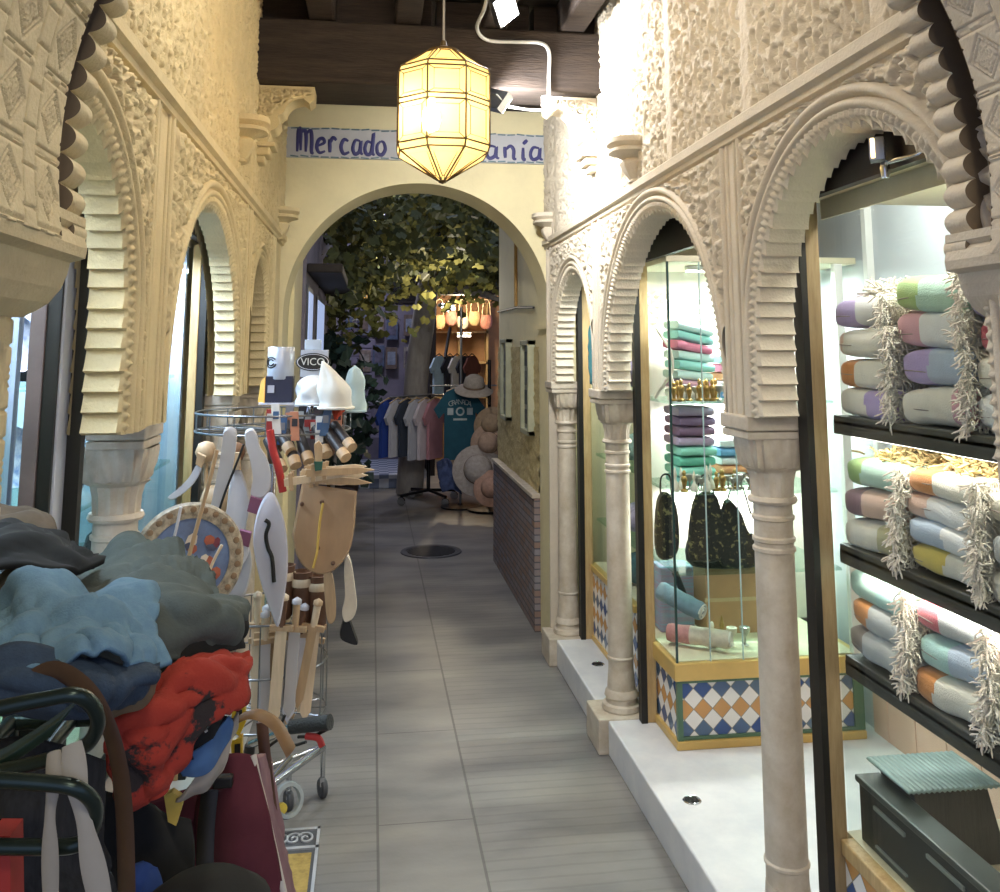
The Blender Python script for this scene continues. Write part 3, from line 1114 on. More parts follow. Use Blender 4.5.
def blanket(y0, y1, z, h, ca, cb, split, label, group, depth=.26, xf=1.185, seed=0, tilt=0):
    """rolled blanket lying along the glass: y0 is the end nearer the viewer"""
    t = empty('blanket', (xf + depth / 2, (y0 + y1) / 2, z), label, 'blanket', group)
    rnd = random.Random(seed)
    nY, nA = 26, 26
    P = np.zeros((nY, nA + 1, 3))
    cx = xf + depth / 2
    for i in range(nY):
        u = i / (nY - 1)
        y = y0 + (y1 - y0) * u
        e = 1 - abs(2 * u - 1) ** 9
        k = .8 + .2 * e
        wob = noise.noise(Vector((seed * 5.1, u * 3, 0))) * .006
        for j in range(nA + 1):
            a = 2 * PI * j / nA
            ca_, sa_ = math.cos(a), math.sin(a)
            sx = math.copysign(abs(ca_) ** .42, ca_) * depth / 2 * (.94 + .06 * e)
            sz = math.copysign(abs(sa_) ** .42, sa_) * h / 2 * 1.03 * k
            ww = noise.noise(Vector((seed, u * 4, a))) * .0045
            P[i, j] = (cx + sx + ww, y + wob * .5 * (sa_), z + h / 2 + sz + ww + tilt * (u - .5) + .006 * math.sin(2.2 * u + seed))
    mb = MB().grid(P)
    mb.add([tuple(P[0, j]) for j in range(nA)], [tuple(range(nA))])
    mb.add([tuple(P[-1, j]) for j in range(nA)], [tuple(range(nA))])
    ys = y0 + (y1 - y0) * (1 - split)
    A = MB(); B = MB()
    mb.mi = [0 if np.mean([mb.v[i][1] for i in f]) > ys else 1 for f in mb.f]
    o = mb.build('rolled_wool', [wool(ca), wool(cb)], t, smooth=60)
    # shade of the fold drawn as a thin dark line
    zz = z + h * .42
    MB().tube([(xf + .004 - .003 * math.sin(k), y1 - .01 + (y0 - y1 + .02) * k / 8, zz + .0012 * math.sin(k * 1.1 + seed)) for k in range(9)], .0014, 5).build('fold_shade', wool('taupe'), t, smooth=60)
    q = seed % 3
    if FR[q] is None or abs(FR[q][1] - h) > .004:
        fo = fringe_mesh(seed, .16, h).build('fringe', wool('cream'), None, smooth=60)
        FR[q] = (fo.data, h)
        COL.objects.unlink(fo)
        bpy.data.objects.remove(fo)
    fo = bpy.data.objects.new('fringe', FR[q][0])
    COL.objects.link(fo)
    fo.parent = t
    fo.location = Vector((xf + .06, y0 - .012, z)) - t.location
    return t


COLS = [(1.92, 2.165), (1.655, 1.895), (1.40, 1.63)]
NAMES = ['beside the wooden post', 'in the middle stack', 'in the stack nearest the impost']
UP3 = [[('lavender', 'white', .45), ('peach', 'cream', .1), ('orange', 'cream', .32), ('cream', 'lavender', .5)],
       [('green', 'mint', .38), ('pink', 'white', .4), ('lavender', 'pale blue', .42), ('cream', 'pink', .75)],
       [('violet', 'white', .4), ('rose', 'pink', .6), ('cream', 'peach', .5), ('white', 'cream', .4)]]
MD3 = [[('green', 'mint', .3), ('mauve', 'peach', .35), ('cream', 'khaki', .6)],
       [('orange', 'cream', .35), ('peach', 'white', .3), ('pale blue', 'white', .5), ('yellow', 'cream', .5)],
       [('cream', 'coral', .6), ('grey', 'taupe', .5), ('cream', 'yellow', .4)]]
LO3 = [[('mint', 'aqua', .5), ('orange', 'grey', .3), ('taupe', 'grey', .28)],
       [('rose', 'grey', .35), ('aqua', 'pale blue', .45), ('orange', 'cream', .3)],
       [('coral', 'cream', .4), ('aqua', 'mint', .4), ('grey', 'cream', .4)]]
ORD = ['topmost', 'second', 'third', 'lowest']
sd_ = 0
for (zb0, data, sn, hh) in ((1.44, UP3, 'upper', .086), (1.13, MD3, 'middle', .083), (.87, LO3, 'lower', .083)):
    for c, col in enumerate(data):
        k = len(col)
        h = {'upper': (.072, .081, .076)[c], 'middle': .07 if k < 4 else .056, 'lower': .069}[sn]
        for i, (ca, cb, sp) in enumerate(col):
            sd_ += 1
            o = ORD[i] if i < k - 1 else 'lowest'
            z = zb0 + (k - 1 - i) * h * .985
            j = .008 * math.sin(sd_ * 2.3)
            blanket(COLS[c][0] + j, COLS[c][1] + j, z, h, ca, cb, sp, f'{ca} and {cb} fringed blanket, {o} {NAMES[c]} on the {sn} shelf', 'fringed blankets in the near case', seed=sd_, xf=1.166 + .004 * math.cos(sd_ * 1.9))
# loose tassels heaped above the piles
for c, (y, z, w, lb) in enumerate([(2.03, 1.73, .17, 'heap of white wool tassels on the lavender blanket'), (1.66, 1.765, .15, 'heap of white wool tassels on the green blanket'), (2.0, 1.342, .2, 'heap of cream tassels under the upper shelf, above the green roll'), (1.74, 1.352, .2, 'heap of golden cream tassels under the upper shelf, above the orange roll'),
                                  (1.9, 1.074, .34, 'heap of ochre tassels under the middle shelf')]):
    rnd = random.Random(c + 50)
    mb = MB()
    for i in range(420):
        a = rnd.gauss(0, .45); b = rnd.uniform(0, 1)
        p = Vector((1.2 + rnd.uniform(0, .16), y + a * w * .5, z + .028 * max(0, 1 - abs(a)) * b))
        d = Vector((rnd.uniform(-1, 1), rnd.uniform(-1, 1), rnd.uniform(-.3, .8)))
        pts = [p]
        for k in range(4):
            d += Vector((rnd.uniform(-1, 1), rnd.uniform(-1, 1), rnd.uniform(-.6, .5)))
            p = p + d.normalized() * .008
            pts.append(p)
        mb.tube(pts, .0026, 4)
    o = mb.build('wool_tassels', wool('cream') if c < 2 else mat('ochre wool', 'd8bd84', .95, var=.2, scale=40), smooth=60)
    tag(o, lb, 'tassels', kind='stuff')

# inlaid chest and ridged box at the foot of the near case
t = empty('inlaid_chest', (1.18, 1.6, .457), 'long dark chest with pale inlaid panels at the foot of the blanket case', 'chest')
DKC = mat('dark green lacquer', '1d201d', .35, var=.2)
MB().box(1.165, 1.215, 1.0, 2.16, .457, .585, .004).build('chest_body', DKC, t)
MB().box(1.158, 1.222, .995, 2.165, .585, .6, .003).build('chest_lid', mat('grey green lacquer', '444a45', .3, var=.1), t)
for y in (2.03, 1.83, 1.63, 1.43):
    fr_ = MB()
    fr_.box(1.160, 1.166, y - .06, y + .06, .555, .563); fr_.box(1.160, 1.166, y - .06, y + .06, .475, .48)
    fr_.build('inlay_panel', mat('pale inlay', '8b8f86', .4), t)
t = empty('ridged_box', (1.33, 2.1, .6), 'grey green box with a ridged lid standing on the chest', 'box')
bx = MB()
bx.prism([(1.25, 2.02, .457), (1.44, 2.02, .457), (1.40, 2.02, .615), (1.22, 2.02, .615)], (0, .14, 0))
bx.build('box_body', mat('dark bronze velvet', '4a4740', .7, var=.2, stretch=(20, 1, 1)), t)
P = []
for i in range(73):
    u = i / 72
    x = 1.195 + .225 * u
    z = .627 + .0035 * abs(math.sin(u * PI * 18))
    P.append([(x, 2.0, z), (x, 2.17, z)])
mb = MB().grid(np.array(P))
mb.build('ridged_lid', mat('teal grey silk', '8fa6a2', .4, var=.1), t, smooth=30, solid=.008)

# spotlight under the near arch
t = empty('spotlight', at(877, 152, X=1.06), 'small square spotlight on an arm under the near arch', 'spotlight')
p = at(877, 150, X=1.05)
MB().obox(p, (.012, -.008, 0), (.012, .018, 0), (0, 0, .024)).build('lamp_housing', STEEL, t)
MB().obox(p + Vector((-.013, -.006, 0)), (.003, -.002, 0), (.009, .014, 0), (0, 0, .02)).build('lamp_lens', glow('spot lens', 'ffdca0', 6), t)
q = at(925, 152, X=1.09)
MB().tube([p + Vector((.01, 0, -.03)), p + Vector((.02, -.04, -.028)), (1.085, q.y + .04, q.z), (1.09, q.y, q.z)], .005, 8).build('arm', CHROME, t, smooth=60)
MB().lathe([(.008, -.02), (.011, 0), (.008, .012)], p + Vector((.012, -.005, -.04)), 12).build('swivel', CHROME, t, smooth=60)


# far tiled case
def tiled_case():
    x0, y0 = 1.155, 3.445
    t = empty('display_case', (x0, y0, .13), 'tall glass case on a tiled base beyond the marble column', 'display case')
    MB().box(x0 + .012, 1.88, y0 + .012, 3.72, .16, .375).build('tile_base', TILEX, t)
    MB().box(x0 + .006, x0 + .0121, y0 + .02, 3.72, .16, .375).build('tile_side', TILEY, t)
    gb = MB()
    gb.box(x0, x0 + .02, y0, y0 + .02, .16, .375)
    gb.box(x0 + .02, 1.9, y0 + .004, y0 + .013, .36, .375)
    gb.box(x0 + .02, 1.9, y0 + .004, y0 + .013, .16, .172)
    gb.box(1.86, 1.9, y0 + .003, y0 + .013, .16, .375)
    gb.build('tile_border', GREENT, t)
    MB().box(1.865, 1.9, y0 - .002, y0 + .03, .435, 1.95, .003).build('white_corner_post', WHITEP, t)
    lb = MB()
    lb.box(x0 - .008, 1.9, y0 - .008, 3.72, .13, .16, .004)
    lb.build('base_rail', GOLDW, t)
    MB().box(x0 - .012, 1.91, y0 - .012, 3.72, .372, .435, .005).build('ledge', GOLDW, t)
    pane('glass_pane', x0 + .004, 1.87, y0 + .002, y0 + .008, .435, 1.95, t)
    pane('glass_pane', x0, x0 + .006, y0 + .008, 3.72, .435, 1.95, t)
    MB().box(x0 - .001, x0 + .007, y0 - .001, y0 + .007, .435, 1.95).build('glass_edge', mat('dark glass edge', '2f4a48', .2), t)
    e2 = MB()
    for x in (1.29, 1.42): e2.box(x - .0015, x + .0015, y0 + .0005, y0 + .009, .435, 1.95)
    e2.build('glass_joints', mat('pale glass edge', 'b6cfcd', .2), t)
    MB().box(x0 - .004, 1.96, y0 - .004, 3.95, 1.95, 1.975, .003).build('case_top', CREAMP, t)
    MB().box(1.115, 1.155, 3.70, 3.735, .13, 1.97, .003).build('jamb_post', WOODL, t)
    MB().box(1.09, 1.115, 3.695, 3.735, .13, 1.97).build('edge_strip', BLACK, t)
    MB().box(x0 + .02, 1.96, 3.93, 3.95, .435, 1.95).build('back_panel', mat('warm case back', 'ddd3c4', .6, var=.1, scale=4), t)
    for z in (1.385, 1.035, .735):
        MB().box(x0 + .03, 1.86, y0 + .05, 3.92, z, z + .012).build('glass_shelf', glass_mat('shelf glass', 'e2f2ec', .3, .05), t)
    MB().box(x0 + .01, 1.88, y0 + .012, 3.94, .42, .4375).build('case_floor', CREAMP, t)
    lattice(3.91, 1.17, 1.9, 1.72, 1.86, t, WHITEP, .045, 'X')
    return t


tiled_case()
strip_lamp(1.3, 1.8, 3.6, 3.63, 1.93, 'bright strip light under the top of the tiled glass case', 14, (.95, 1, 1))
strip_lamp(1.3, 1.8, 3.86, 3.88, 1.365, 'strip light behind the upper shelf of the tiled glass case', 5, (.95, 1, 1))
strip_lamp(1.3, 1.8, 3.86, 3.88, 1.015, 'strip light behind the middle shelf of the tiled glass case', 5, (.95, 1, 1))

TC = {'turquoise': '9adbd2', 'pale aqua': 'c8e6e0', 'mauve pink': 'c99fb4', 'rose striped': 'd87f98', 'white': 'e8e8e6', 'purple': '9a7f9e', 'plum': '8a6a84', 'jade': '6fc0a6', 'sea green': '8fd2bd', 'blue': '6d9fc4', 'orange': 'd99a6a', 'dusky lilac': 'b6a4ba'}


def folded(x, y, z, w, d, h, c, label, group, seed, slope=0):
    nX, nA = 14, 20
    P = np.zeros((nX, nA + 1, 3))
    for i in range(nX):
        u = i / (nX - 1)
        xx = x + w * u
        k = .82 + .18 * (1 - abs(2 * u - 1) ** 9)
        for j in range(nA + 1):
            a = 2 * PI * j / nA
            ca_, sa_ = math.cos(a), math.sin(a)
            P[i, j] = (xx, y + d / 2 + math.copysign(abs(ca_) ** .35, ca_) * d / 2 + .004 * noise.noise(Vector((seed, u * 3, 0))),
                       z + h / 2 + math.copysign(abs(sa_) ** .6, sa_) * h / 2 * k + .004 * noise.noise(Vector((u * 4, seed * 2, 1))) + slope * (u - .2))
    mb = MB().grid(P)
    mb.add([tuple(P[0, j]) for j in range(nA)], [tuple(range(nA))])
    mb.add([tuple(P[-1, j]) for j in range(nA)], [tuple(range(nA))])
    o = mb.build('folded_cloth', mat('cotton ' + c, TC[c], .9, var=.06, scale=40, stretch=(1, 1, 9)), smooth=60)
    tag(o, label, 'cloth', group)


def stack(x, y, z, w, d, h, cols, where, group, seed, slope=0):
    k = len(cols)
    w_ = ['lowest', 'second', 'third', 'fourth', 'fifth', 'sixth', 'seventh', 'eighth', 'ninth', 'tenth']
    for i, c in enumerate(cols):
        folded(x + .004 * math.sin(i * 2 + seed), y + .004 * math.cos(i * 3), z + i * h, w, d, h * .97, c, f'{c} folded cloth, {w_[i]} from below {where}', group, seed + i, slope * (i + 1) / k)


stack(1.25, 3.6, 1.40, .15, .2, .040, ['white', 'mauve pink', 'pale aqua', 'turquoise', 'pale aqua', 'rose striped', 'turquoise', 'pale aqua'], 'in the turquoise pile, upper shelf', 'striped cloths on the upper glass shelf', 1, -.035)
stack(1.245, 3.6, 1.05, .15, .2, .040, ['turquoise', 'sea green', 'jade', 'sea green', 'dusky lilac', 'plum', 'purple', 'dusky lilac'], 'in the green and purple pile', 'green and purple cloths on the middle glass shelf', 21)
stack(1.46, 3.65, 1.40, .16, .2, .036, ['blue', 'white', 'orange', 'rose striped', 'turquoise'], 'in the small pile, upper shelf', 'small pile of cloths beside the turquoise pile', 41)
stack(1.45, 3.68, 1.05, .17, .18, .036, ['white', 'orange', 'white', 'blue', 'white'], 'in the white pile, middle shelf', 'white pile of cloths on the middle shelf', 61)


GILD = mat('gilded metal', 'c9a560', .3, .8, var=.25, scale=30)
PEWT = mat('pewter', 'b9b8ae', .35, .6, var=.2, scale=30)
IVOR = mat('ivory', 'e6dfcc', .5, var=.1)
FP = [[(.014, 0), (.016, .006), (.006, .012), (.009, .03), (.013, .045), (.011, .055), (.005, .06), (.008, .068), (.006, .078), (.001, .082)],
      [(.012, 0), (.012, .004), (.004, .01), (.004, .03), (.016, .045), (.018, .06), (.012, .062), (.002, .05)],
      [(.016, 0), (.018, .01), (.014, .03), (.006, .042), (.006, .06), (.009, .066), (.004, .09), (.001, .1)]]
rnd = random.Random(4)
proto = []
for k in range(3):
    o = MB().lathe(FP[k], (0, 0, 0), 12).build('figurine', (GILD, PEWT, IVOR)[k], smooth=50)
    proto.append(o)
first = set()
fl = ['small gilded figurine in the crowded row on a glass shelf', 'little pewter goblet in the crowded row on a glass shelf', 'ivory figurine with a peaked top in the row on a glass shelf']
for zi, z in enumerate((1.398, 1.048)):
    for i in range(26):
        k = rnd.randrange(3)
        if k not in first:
            o = proto[k]; first.add(k)
        else:
            o = proto[k].copy(); COL.objects.link(o)
        o.location = (1.2 + (i % 13) * .032 + rnd.uniform(-.008, .008), 3.515 + (i // 13) * .038 + rnd.uniform(-.008, .008), z)
        s_ = rnd.uniform(.8, 1.1)
        o.scale = (s_, s_, s_)
        tag(o, fl[k], 'figurine', ['gilded figurines', 'pewter goblets', 'ivory figurines'][k] + ' on the glass shelves')

# dark sequined bags hanging in the tiled case
SEQ = mat('black cloth with gilt flowers', '1c1f1d', .5, var=.1, scale=48, c2='8a8456')
SEQ.node_tree.nodes['Color Ramp'].color_ramp.elements[0].position = .40
SEQ.node_tree.nodes['Color Ramp'].color_ramp.elements[1].position = .43
DKB = mat('black leather', '20262a', .4, var=.2)
for pts, Y, m, lb in (([(692, 505), (702, 492), (716, 495), (722, 520), (721, 558), (700, 562), (688, 555)], 3.56, SEQ, 'black bag with gilt flowers hanging beside the glass corner'),
                      ([(724, 500), (738, 508), (746, 528), (756, 545), (757, 566), (722, 566), (718, 540)], 3.62, SEQ, 'dark fringed bag with gilt flowers hanging behind the glass'),
                      ([(690, 535), (720, 530), (752, 532), (762, 548), (760, 566), (692, 566)], 3.68, DKB, 'plain black leather bag below the flowered bags'),
                      ([(657, 500), (666, 492), (676, 505), (678, 550), (664, 560), (655, 548)], 3.72, SEQ, 'narrow dark flowered bag near the wooden jamb')):
    t = empty('handbag', at(*pts[0], Y=Y), lb, 'bag', 'dark bags in the tiled case')
    cutout('bag_body', pts, Y, .035, m, t)
    xs = [p[0] for p in pts]; cxp = sum(xs) / len(xs); top = min(p[1] for p in pts)
    MB().tube(curve3([at(min(xs) + 6, top + 12, Y=Y), at(cxp - 5, top - 14, Y=Y + .02), at(cxp + 4, top - 15, Y=Y + .02), at(max(xs) - 6, top + 14, Y=Y)], 6), .004, 6).build('strap', DKB, t, smooth=60)

# rolled rugs and oddments on the floor of the case
def roll(p0, p1, r, ca, cb, label, striped=False):
    p0, p1 = Vector(p0), Vector(p1)
    t = empty('rolled_rug', p0, label, 'rug', 'rolled rugs in the tiled case')
    d = p1 - p0
    q = d.length
    mb = MB()
    pts = [p0 + d * (i / 16) for i in range(17)]
    rr = [r * (.9 if i in (0, 16) else 1 + .03 * math.sin(i * 1.3)) for i in range(17)]
    mb.tube(pts, rr, 20)
    mb.mi = [0 if np.mean([(Vector(mb.v[i]) - p0).dot(d) / q / q for i in f]) < .35 else 1 for f in mb.f]
    mb.build('roll', [mat('rug ' + ca, ca, .95, var=.15, scale=50), mat('rug ' + cb, cb, .95, var=.12, scale=50)], t, smooth=60)
    u = d.cross(Vector((0, 0, 1))).normalized(); w = u.cross(d).normalized()
    sp = [p1 + d.normalized() * .003 + (u * math.cos(a) + w * math.sin(a)) * r * (.9 - a / 22) for a in np.linspace(0, 15, 60)]
    MB().tube(sp, .0035, 5).build('coiled_end', mat('rug pale', 'e4e2d8', .95), t, smooth=60)


roll(at(668, 632, Y=3.66), at(730, 640, Y=3.52), .034, 'c98a86', 'd8c8b4', 'pink and beige rolled rug lying lowest on the case floor')
roll(at(660, 590, Y=3.70), at(702, 612, Y=3.56), .036, '8fa9b4', '7d94a0', 'blue grey rolled rug with a pale coiled end')
t = MB().tube([at(675, 572, Y=3.74), at(686, 600, Y=3.72), at(693, 612, Y=3.70)], [.014, .014, .012], 10).build('flute', DKB, smooth=50)
tag(t, 'dark wooden flute leaning behind the blue grey rolled rug', 'flute')
RIB = mat('rainbow woven stripes', '7fb0c8', .9, var=.1, scale=5, stretch=(1, 1, 30), c2='b07f9a')
o = MB().box(1.21, 1.36, 3.80, 3.92, .436, .70, .01).build('woven_bundle', RIB, smooth=None)
tag(o, 'upright bundle of multicoloured striped weaving on the case floor', 'weaving')
CARD = mat('tan carton', 'c59a72', .7, var=.08)
t = empty('carton', (1.5, 3.8, .436), 'plain tan carton at the back of the case floor', 'carton')
MB().box(1.39, 1.66, 3.75, 3.92, .436, .70, .004).build('carton_body', CARD, t)
MB().box(1.385, 1.665, 3.748, 3.753, .565, .58).build('tape', mat('paper tape', 'd8bb92', .5), t)
for (a, b, c, lb, k) in ((712, 632, IVOR, 'ivory figurine standing by the coiled end of the blue roll', 0), (722, 628, GILD, 'gilded figurine standing before the tan carton', 2), (732, 640, IVOR, 'pale seated figurine before the tan carton', 1), (745, 640, PEWT, 'pewter goblet standing on the case floor by the column', 1)):
    p = at(a, b, Y=3.6)
    o = MB().lathe(FP[k], (0, 0, 0), 12).build('figurine', c, smooth=50)
    o.location = (p.x, p.y, .435); o.scale = (1.2, 1.2, 1.2)
    tag(o, lb, 'figurine')
# pale ropes hanging inside the side pane
o = MB().tube(curve3([at(656, 328, Y=3.68), at(664, 340, Y=3.66), at(671, 352, Y=3.62), at(672, 372, Y=3.62), at(660, 390, Y=3.66), at(655, 398, Y=3.68)], 6), .006, 6).build('cord', wool('cream'), smooth=60)
tag(o, 'pale looped cord hanging inside the side pane of the tiled case', 'cord')

# third case along the passage
def third_case():
    x0 = 1.15
    t = empty('display_case', (x0, 3.97, .13), 'narrow glass case with a tiled base between the two far columns', 'display case')
    MB().box(x0 + .006, x0 + .02, 3.97, 4.8, .15, .47).build('tile_base', TILEY, t)
    MB().box(x0 - .004, x0 + .024, 3.97, 4.8, .13, .15).build('base_rail', GOLDW, t)
    MB().box(x0 - .006, x0 + .03, 3.97, 4.8, .47, .50, .003).build('ledge', GOLDW, t)
    pane('glass_pane', x0, x0 + .006, 3.97, 4.76, .5, 1.96, t)
    MB().box(1.115, 1.16, 4.755, 4.795, .13, 1.97, .003).build('jamb_post', WOODL, t)
    MB().box(1.09, 1.115, 4.75, 4.80, .13, 1.97).build('edge_strip', BLACK, t)
    MB().box(x0, 1.9, 3.96, 4.82, 1.96, 1.98).build('case_top', CREAMP, t)
    MB().box(1.6, 1.62, 3.97, 4.8, .13, 1.96).build('back_panel', GREYP, t)
    for z in (1.40, 1.05, .72):
        MB().box(x0 + .03, 1.55, 3.98, 4.75, z, z + .012).build('glass_shelf', MATS['shelf glass'], t)
    MB().box(x0 + .01, 1.6, 3.97, 4.8, .48, .499).build('case_floor', CREAMP, t)


third_case()
strip_lamp(1.3, 1.33, 4.1, 4.7, 1.94, 'strip light under the top of the narrow far case', 5, (.95, 1, 1))
sc = patch('scarf', [[(590, 325, 4.5), (598, 322, 4.4), (603, 330, 4.35)], [(588, 350, 4.5), (597, 350, 4.4), (603, 355, 4.35)], [(590, 384, 4.5), (597, 386, 4.4), (602, 388, 4.35)]], mat('turquoise scarf', '5fb0bc', .8, var=.2), fold=.006, thick=.006)
tag(sc, 'turquoise scarf hanging high in the narrow far case', 'scarf')
for i, (z, c, lb) in enumerate(((1.415, '8d7f9a', 'dusky purple cushion on the upper shelf of the narrow far case'), (1.065, '9fb7a8', 'grey green cushion on the middle shelf of the narrow far case'), (.735, 'c6b6cc', 'pale lilac cushion on the lower shelf of the narrow far case'), (.5, '5d7f86', 'teal cushion at the bottom of the narrow far case'))):
    mb = MB()
    mb.lathe([(.01, 0), (.09, .01), (.12, .05), (.11, .1), (.05, .13), (.01, .132)], (1.32, 4.36, z), 20, squash=(.9, 1.5))
    o = mb.build('cushion', mat('cushion ' + c, c, .9, var=.25, scale=25), smooth=60)
    tag(o, lb, 'cushion')

# ------------------------------------------------------------------ shops on the left
def left_case(y0, y1, label, jm=None):
    x0 = -.68
    t = empty('display_case', (x0, y0, .13), label, 'display case')
    MB().box(x0 - .02, x0 - .006, y0, y1, .15, .6).build('tile_base', TILEY, t)
    MB().box(x0 - .03, x0 + .006, y0, y1, .6, .64, .003).build('ledge', WOODL, t)
    pane('glass_pane', x0 - .006, x0, y0, y1 - .04, .64, 1.98, t, GLASSL)
    MB().box(x0 + .015, x0 + .045, y1 - .045, y1, .13, 1.99, .003).build('jamb_post', jm or WOODL, t)
    MB().box(x0 + .045, x0 + .07, y1 - .04, y1 + .005, .13, 1.99).build('edge_strip', BLACK, t)
    MB().box(-1.35, x0, y0, y1, 1.98, 2.0).build('case_top', CREAMP, t)
    MB().box(-1.2, -1.18, y0, y1, .13, 1.98).build('back_panel', mat('cool case back', 'b9c6d6', .5, var=.06), t)
    MB().box(-1.2, x0 - .01, y1 - .03, y1 - .005, .64, 1.98).build('end_panel', MATS['cool case back'], t)
    for z in (1.5, 1.2, .92):
        MB().box(-1.15, x0 - .03, y0 + .02, y1 - .05, z, z + .012).build('glass_shelf', MATS['shelf glass'], t)
    MB().box(-1.18, x0 - .01, y0, y1, .62, .639).build('case_floor', CREAMP, t)


left_case(2.33, 3.5, 'blue lit glass case in the left arch behind the toy swords')
left_case(1.0, 1.93, 'glass case in the nearest left arch behind the clothes heap', mat('mauve brown jamb', '75655f', .5))
strip_lamp(-.82, -.78, 2.6, 3.4, 1.95, 'cool strip light in the left case behind the toy swords', 22, (.75, .86, 1))
strip_lamp(-.82, -.78, 1.1, 1.8, 1.95, 'cool strip light in the nearest left case', 10, (.75, .86, 1))
MB().box(-.66, -.605, 1.90, 1.96, .13, 1.99, .003).build('trim_8', mat('pale blue white jamb', 'c4c9d6', .5, var=.04))['kind'] = 'structure'
MB().box(-.606, -.578, 1.958, 1.985, .13, 2.05).build('trim_9', BLACK)['kind'] = 'structure'
rnd = random.Random(12)
plates = mat('painted plate', 'd8dde4', .25, var=.1, scale=20, c2='4d6fa8')
for k, (y, z) in enumerate([(2.55, 1.53), (2.75, 1.53), (2.95, 1.53), (2.6, 1.23), (2.85, 1.23), (3.05, 1.23), (2.65, .95), (2.9, .95)]):
    t = empty('painted_plate', (-.9, y, z), 'blue and white painted plate standing on a shelf of the left case', 'plate', 'plates in the left glass case')
    o = MB().lathe([(.001, .012), (.05, .012), (.075, .022), (.08, .026), (.078, .018), (.05, .004), (.001, .002)], (-.95, y, z + .085), 28, ax=(1, -.4, .25)).build('plate_body', plates, t, smooth=40)
    MB().box(-.985, -.94, y - .02, y + .02, z - .018, z + .015, .002).build('stand', BLACK, t)
for k, (x, y, z, h, c) in enumerate([(-.78, 2.5, 1.23, .17, '5a5148'), (-.8, 3.0, .95, .16, '44403c'), (-.78, 3.15, 1.53, .15, '6b3f3a'), (-.78, 3.2, 1.23, .15, '8a6a3f'), (-.78, 1.55, 1.23, .2, '30343a'), (-.8, 1.35, 1.23, .18, '2b3038'), (-.78, 1.62, .95, .16, '3d5a52'), (-.78, 1.3, .95, .15, '7b7f8a')]):
    lbs = ['brown jar on the middle shelf of the left case', 'dark jar on the low shelf of the left case', 'reddish jar on the top shelf of the left case', 'ochre jar on the middle shelf near the left jamb', 'black vase in the nearest left case', 'slate vase at the end of the nearest left case', 'green jar on the low shelf of the nearest left case', 'grey jar on the low shelf of the nearest left case']
    o = MB().lathe([(.03, 0), (.05, .03), (.062, h * .4), (.05, h * .68), (.024, h * .82), (.03, h)], (x, y, z - .018), 20).build('ceramic_jar', mat('glaze ' + c, c, .25, var=.25, scale=20), smooth=50)
    tag(o, lbs[k], 'jar')

# ------------------------------------------------------------------ courtyard beyond the arch
YWALL = ROUGHP
DUSK = mat('dim lilac plaster', '8d8797', .85, var=.15, scale=2, c2='6b6675')
DKWOOD = mat('dark shop timber', '2b221d', .7, var=.2)
tag(MB().box(1.0, 1.4, 5.34, 7.15, .0, 4.5).build('wall_yard_right', CREAM), kind='structure')
# rough lower plaster and the patterned dado wall
relief_panel('wall_rough_plaster', 5.36, 7.14, .72, 1.62, .02, lambda U, V, H: np.stack([.998 - H, U, V], -1), lambda U, V: np.clip(.5 + .5 * np.sin(U * 41 + 3 * np.sin(V * 33)) * np.sin(V * 37 + 2 * np.sin(U * 29)), 0, 1), .016, YWALL)['kind'] = 'structure'


def dado_material():
    m = bpy.data.materials.new('grey patterned dado bricks')
    m.use_nodes = True
    nt = m.node_tree
    b = nt.nodes['Principled BSDF']
    tc = nt.nodes.new('ShaderNodeTexCoord')
    sp = nt.nodes.new('ShaderNodeSeparateXYZ'); nt.links.new(tc.outputs['Object'], sp.inputs[0])
    cb = nt.nodes.new('ShaderNodeCombineXYZ'); nt.links.new(sp.outputs['Y'], cb.inputs[0]); nt.links.new(sp.outputs['Z'], cb.inputs[1])
    br = nt.nodes.new('ShaderNodeTexBrick')
    br.inputs['Scale'].default_value = 11
    br.inputs['Color1'].default_value = lin('8a868a'); br.inputs['Color2'].default_value = lin('8f7568'); br.inputs['Mortar'].default_value = lin('55545a')
    br.inputs['Mortar Size'].default_value = .04; br.inputs['Brick Width'].default_value = 1.3; br.inputs['Row Height'].default_value = .42
    nt.links.new(cb.outputs[0], br.inputs['Vector'])
    nt.links.new(br.outputs['Color'], b.inputs['Base Color'])
    b.inputs['Roughness'].default_value = .7
    bp = nt.nodes.new('ShaderNodeBump'); bp.inputs['Strength'].default_value = .8; bp.inputs['Distance'].default_value = .01
    bp.invert = True
    nt.links.new(br.outputs['Fac'], bp.inputs['Height']); nt.links.new(bp.outputs[0], b.inputs['Normal'])
    return m


t = MB().box(.955, 1.0, 5.345, 7.15, 0, .74).build('wall_dado', dado_material()); tag(t, kind='structure')
MB().box(.94, 1.0, 5.345, 7.15, .74, .765, .004).build('dado_cap', MARBLE, t)

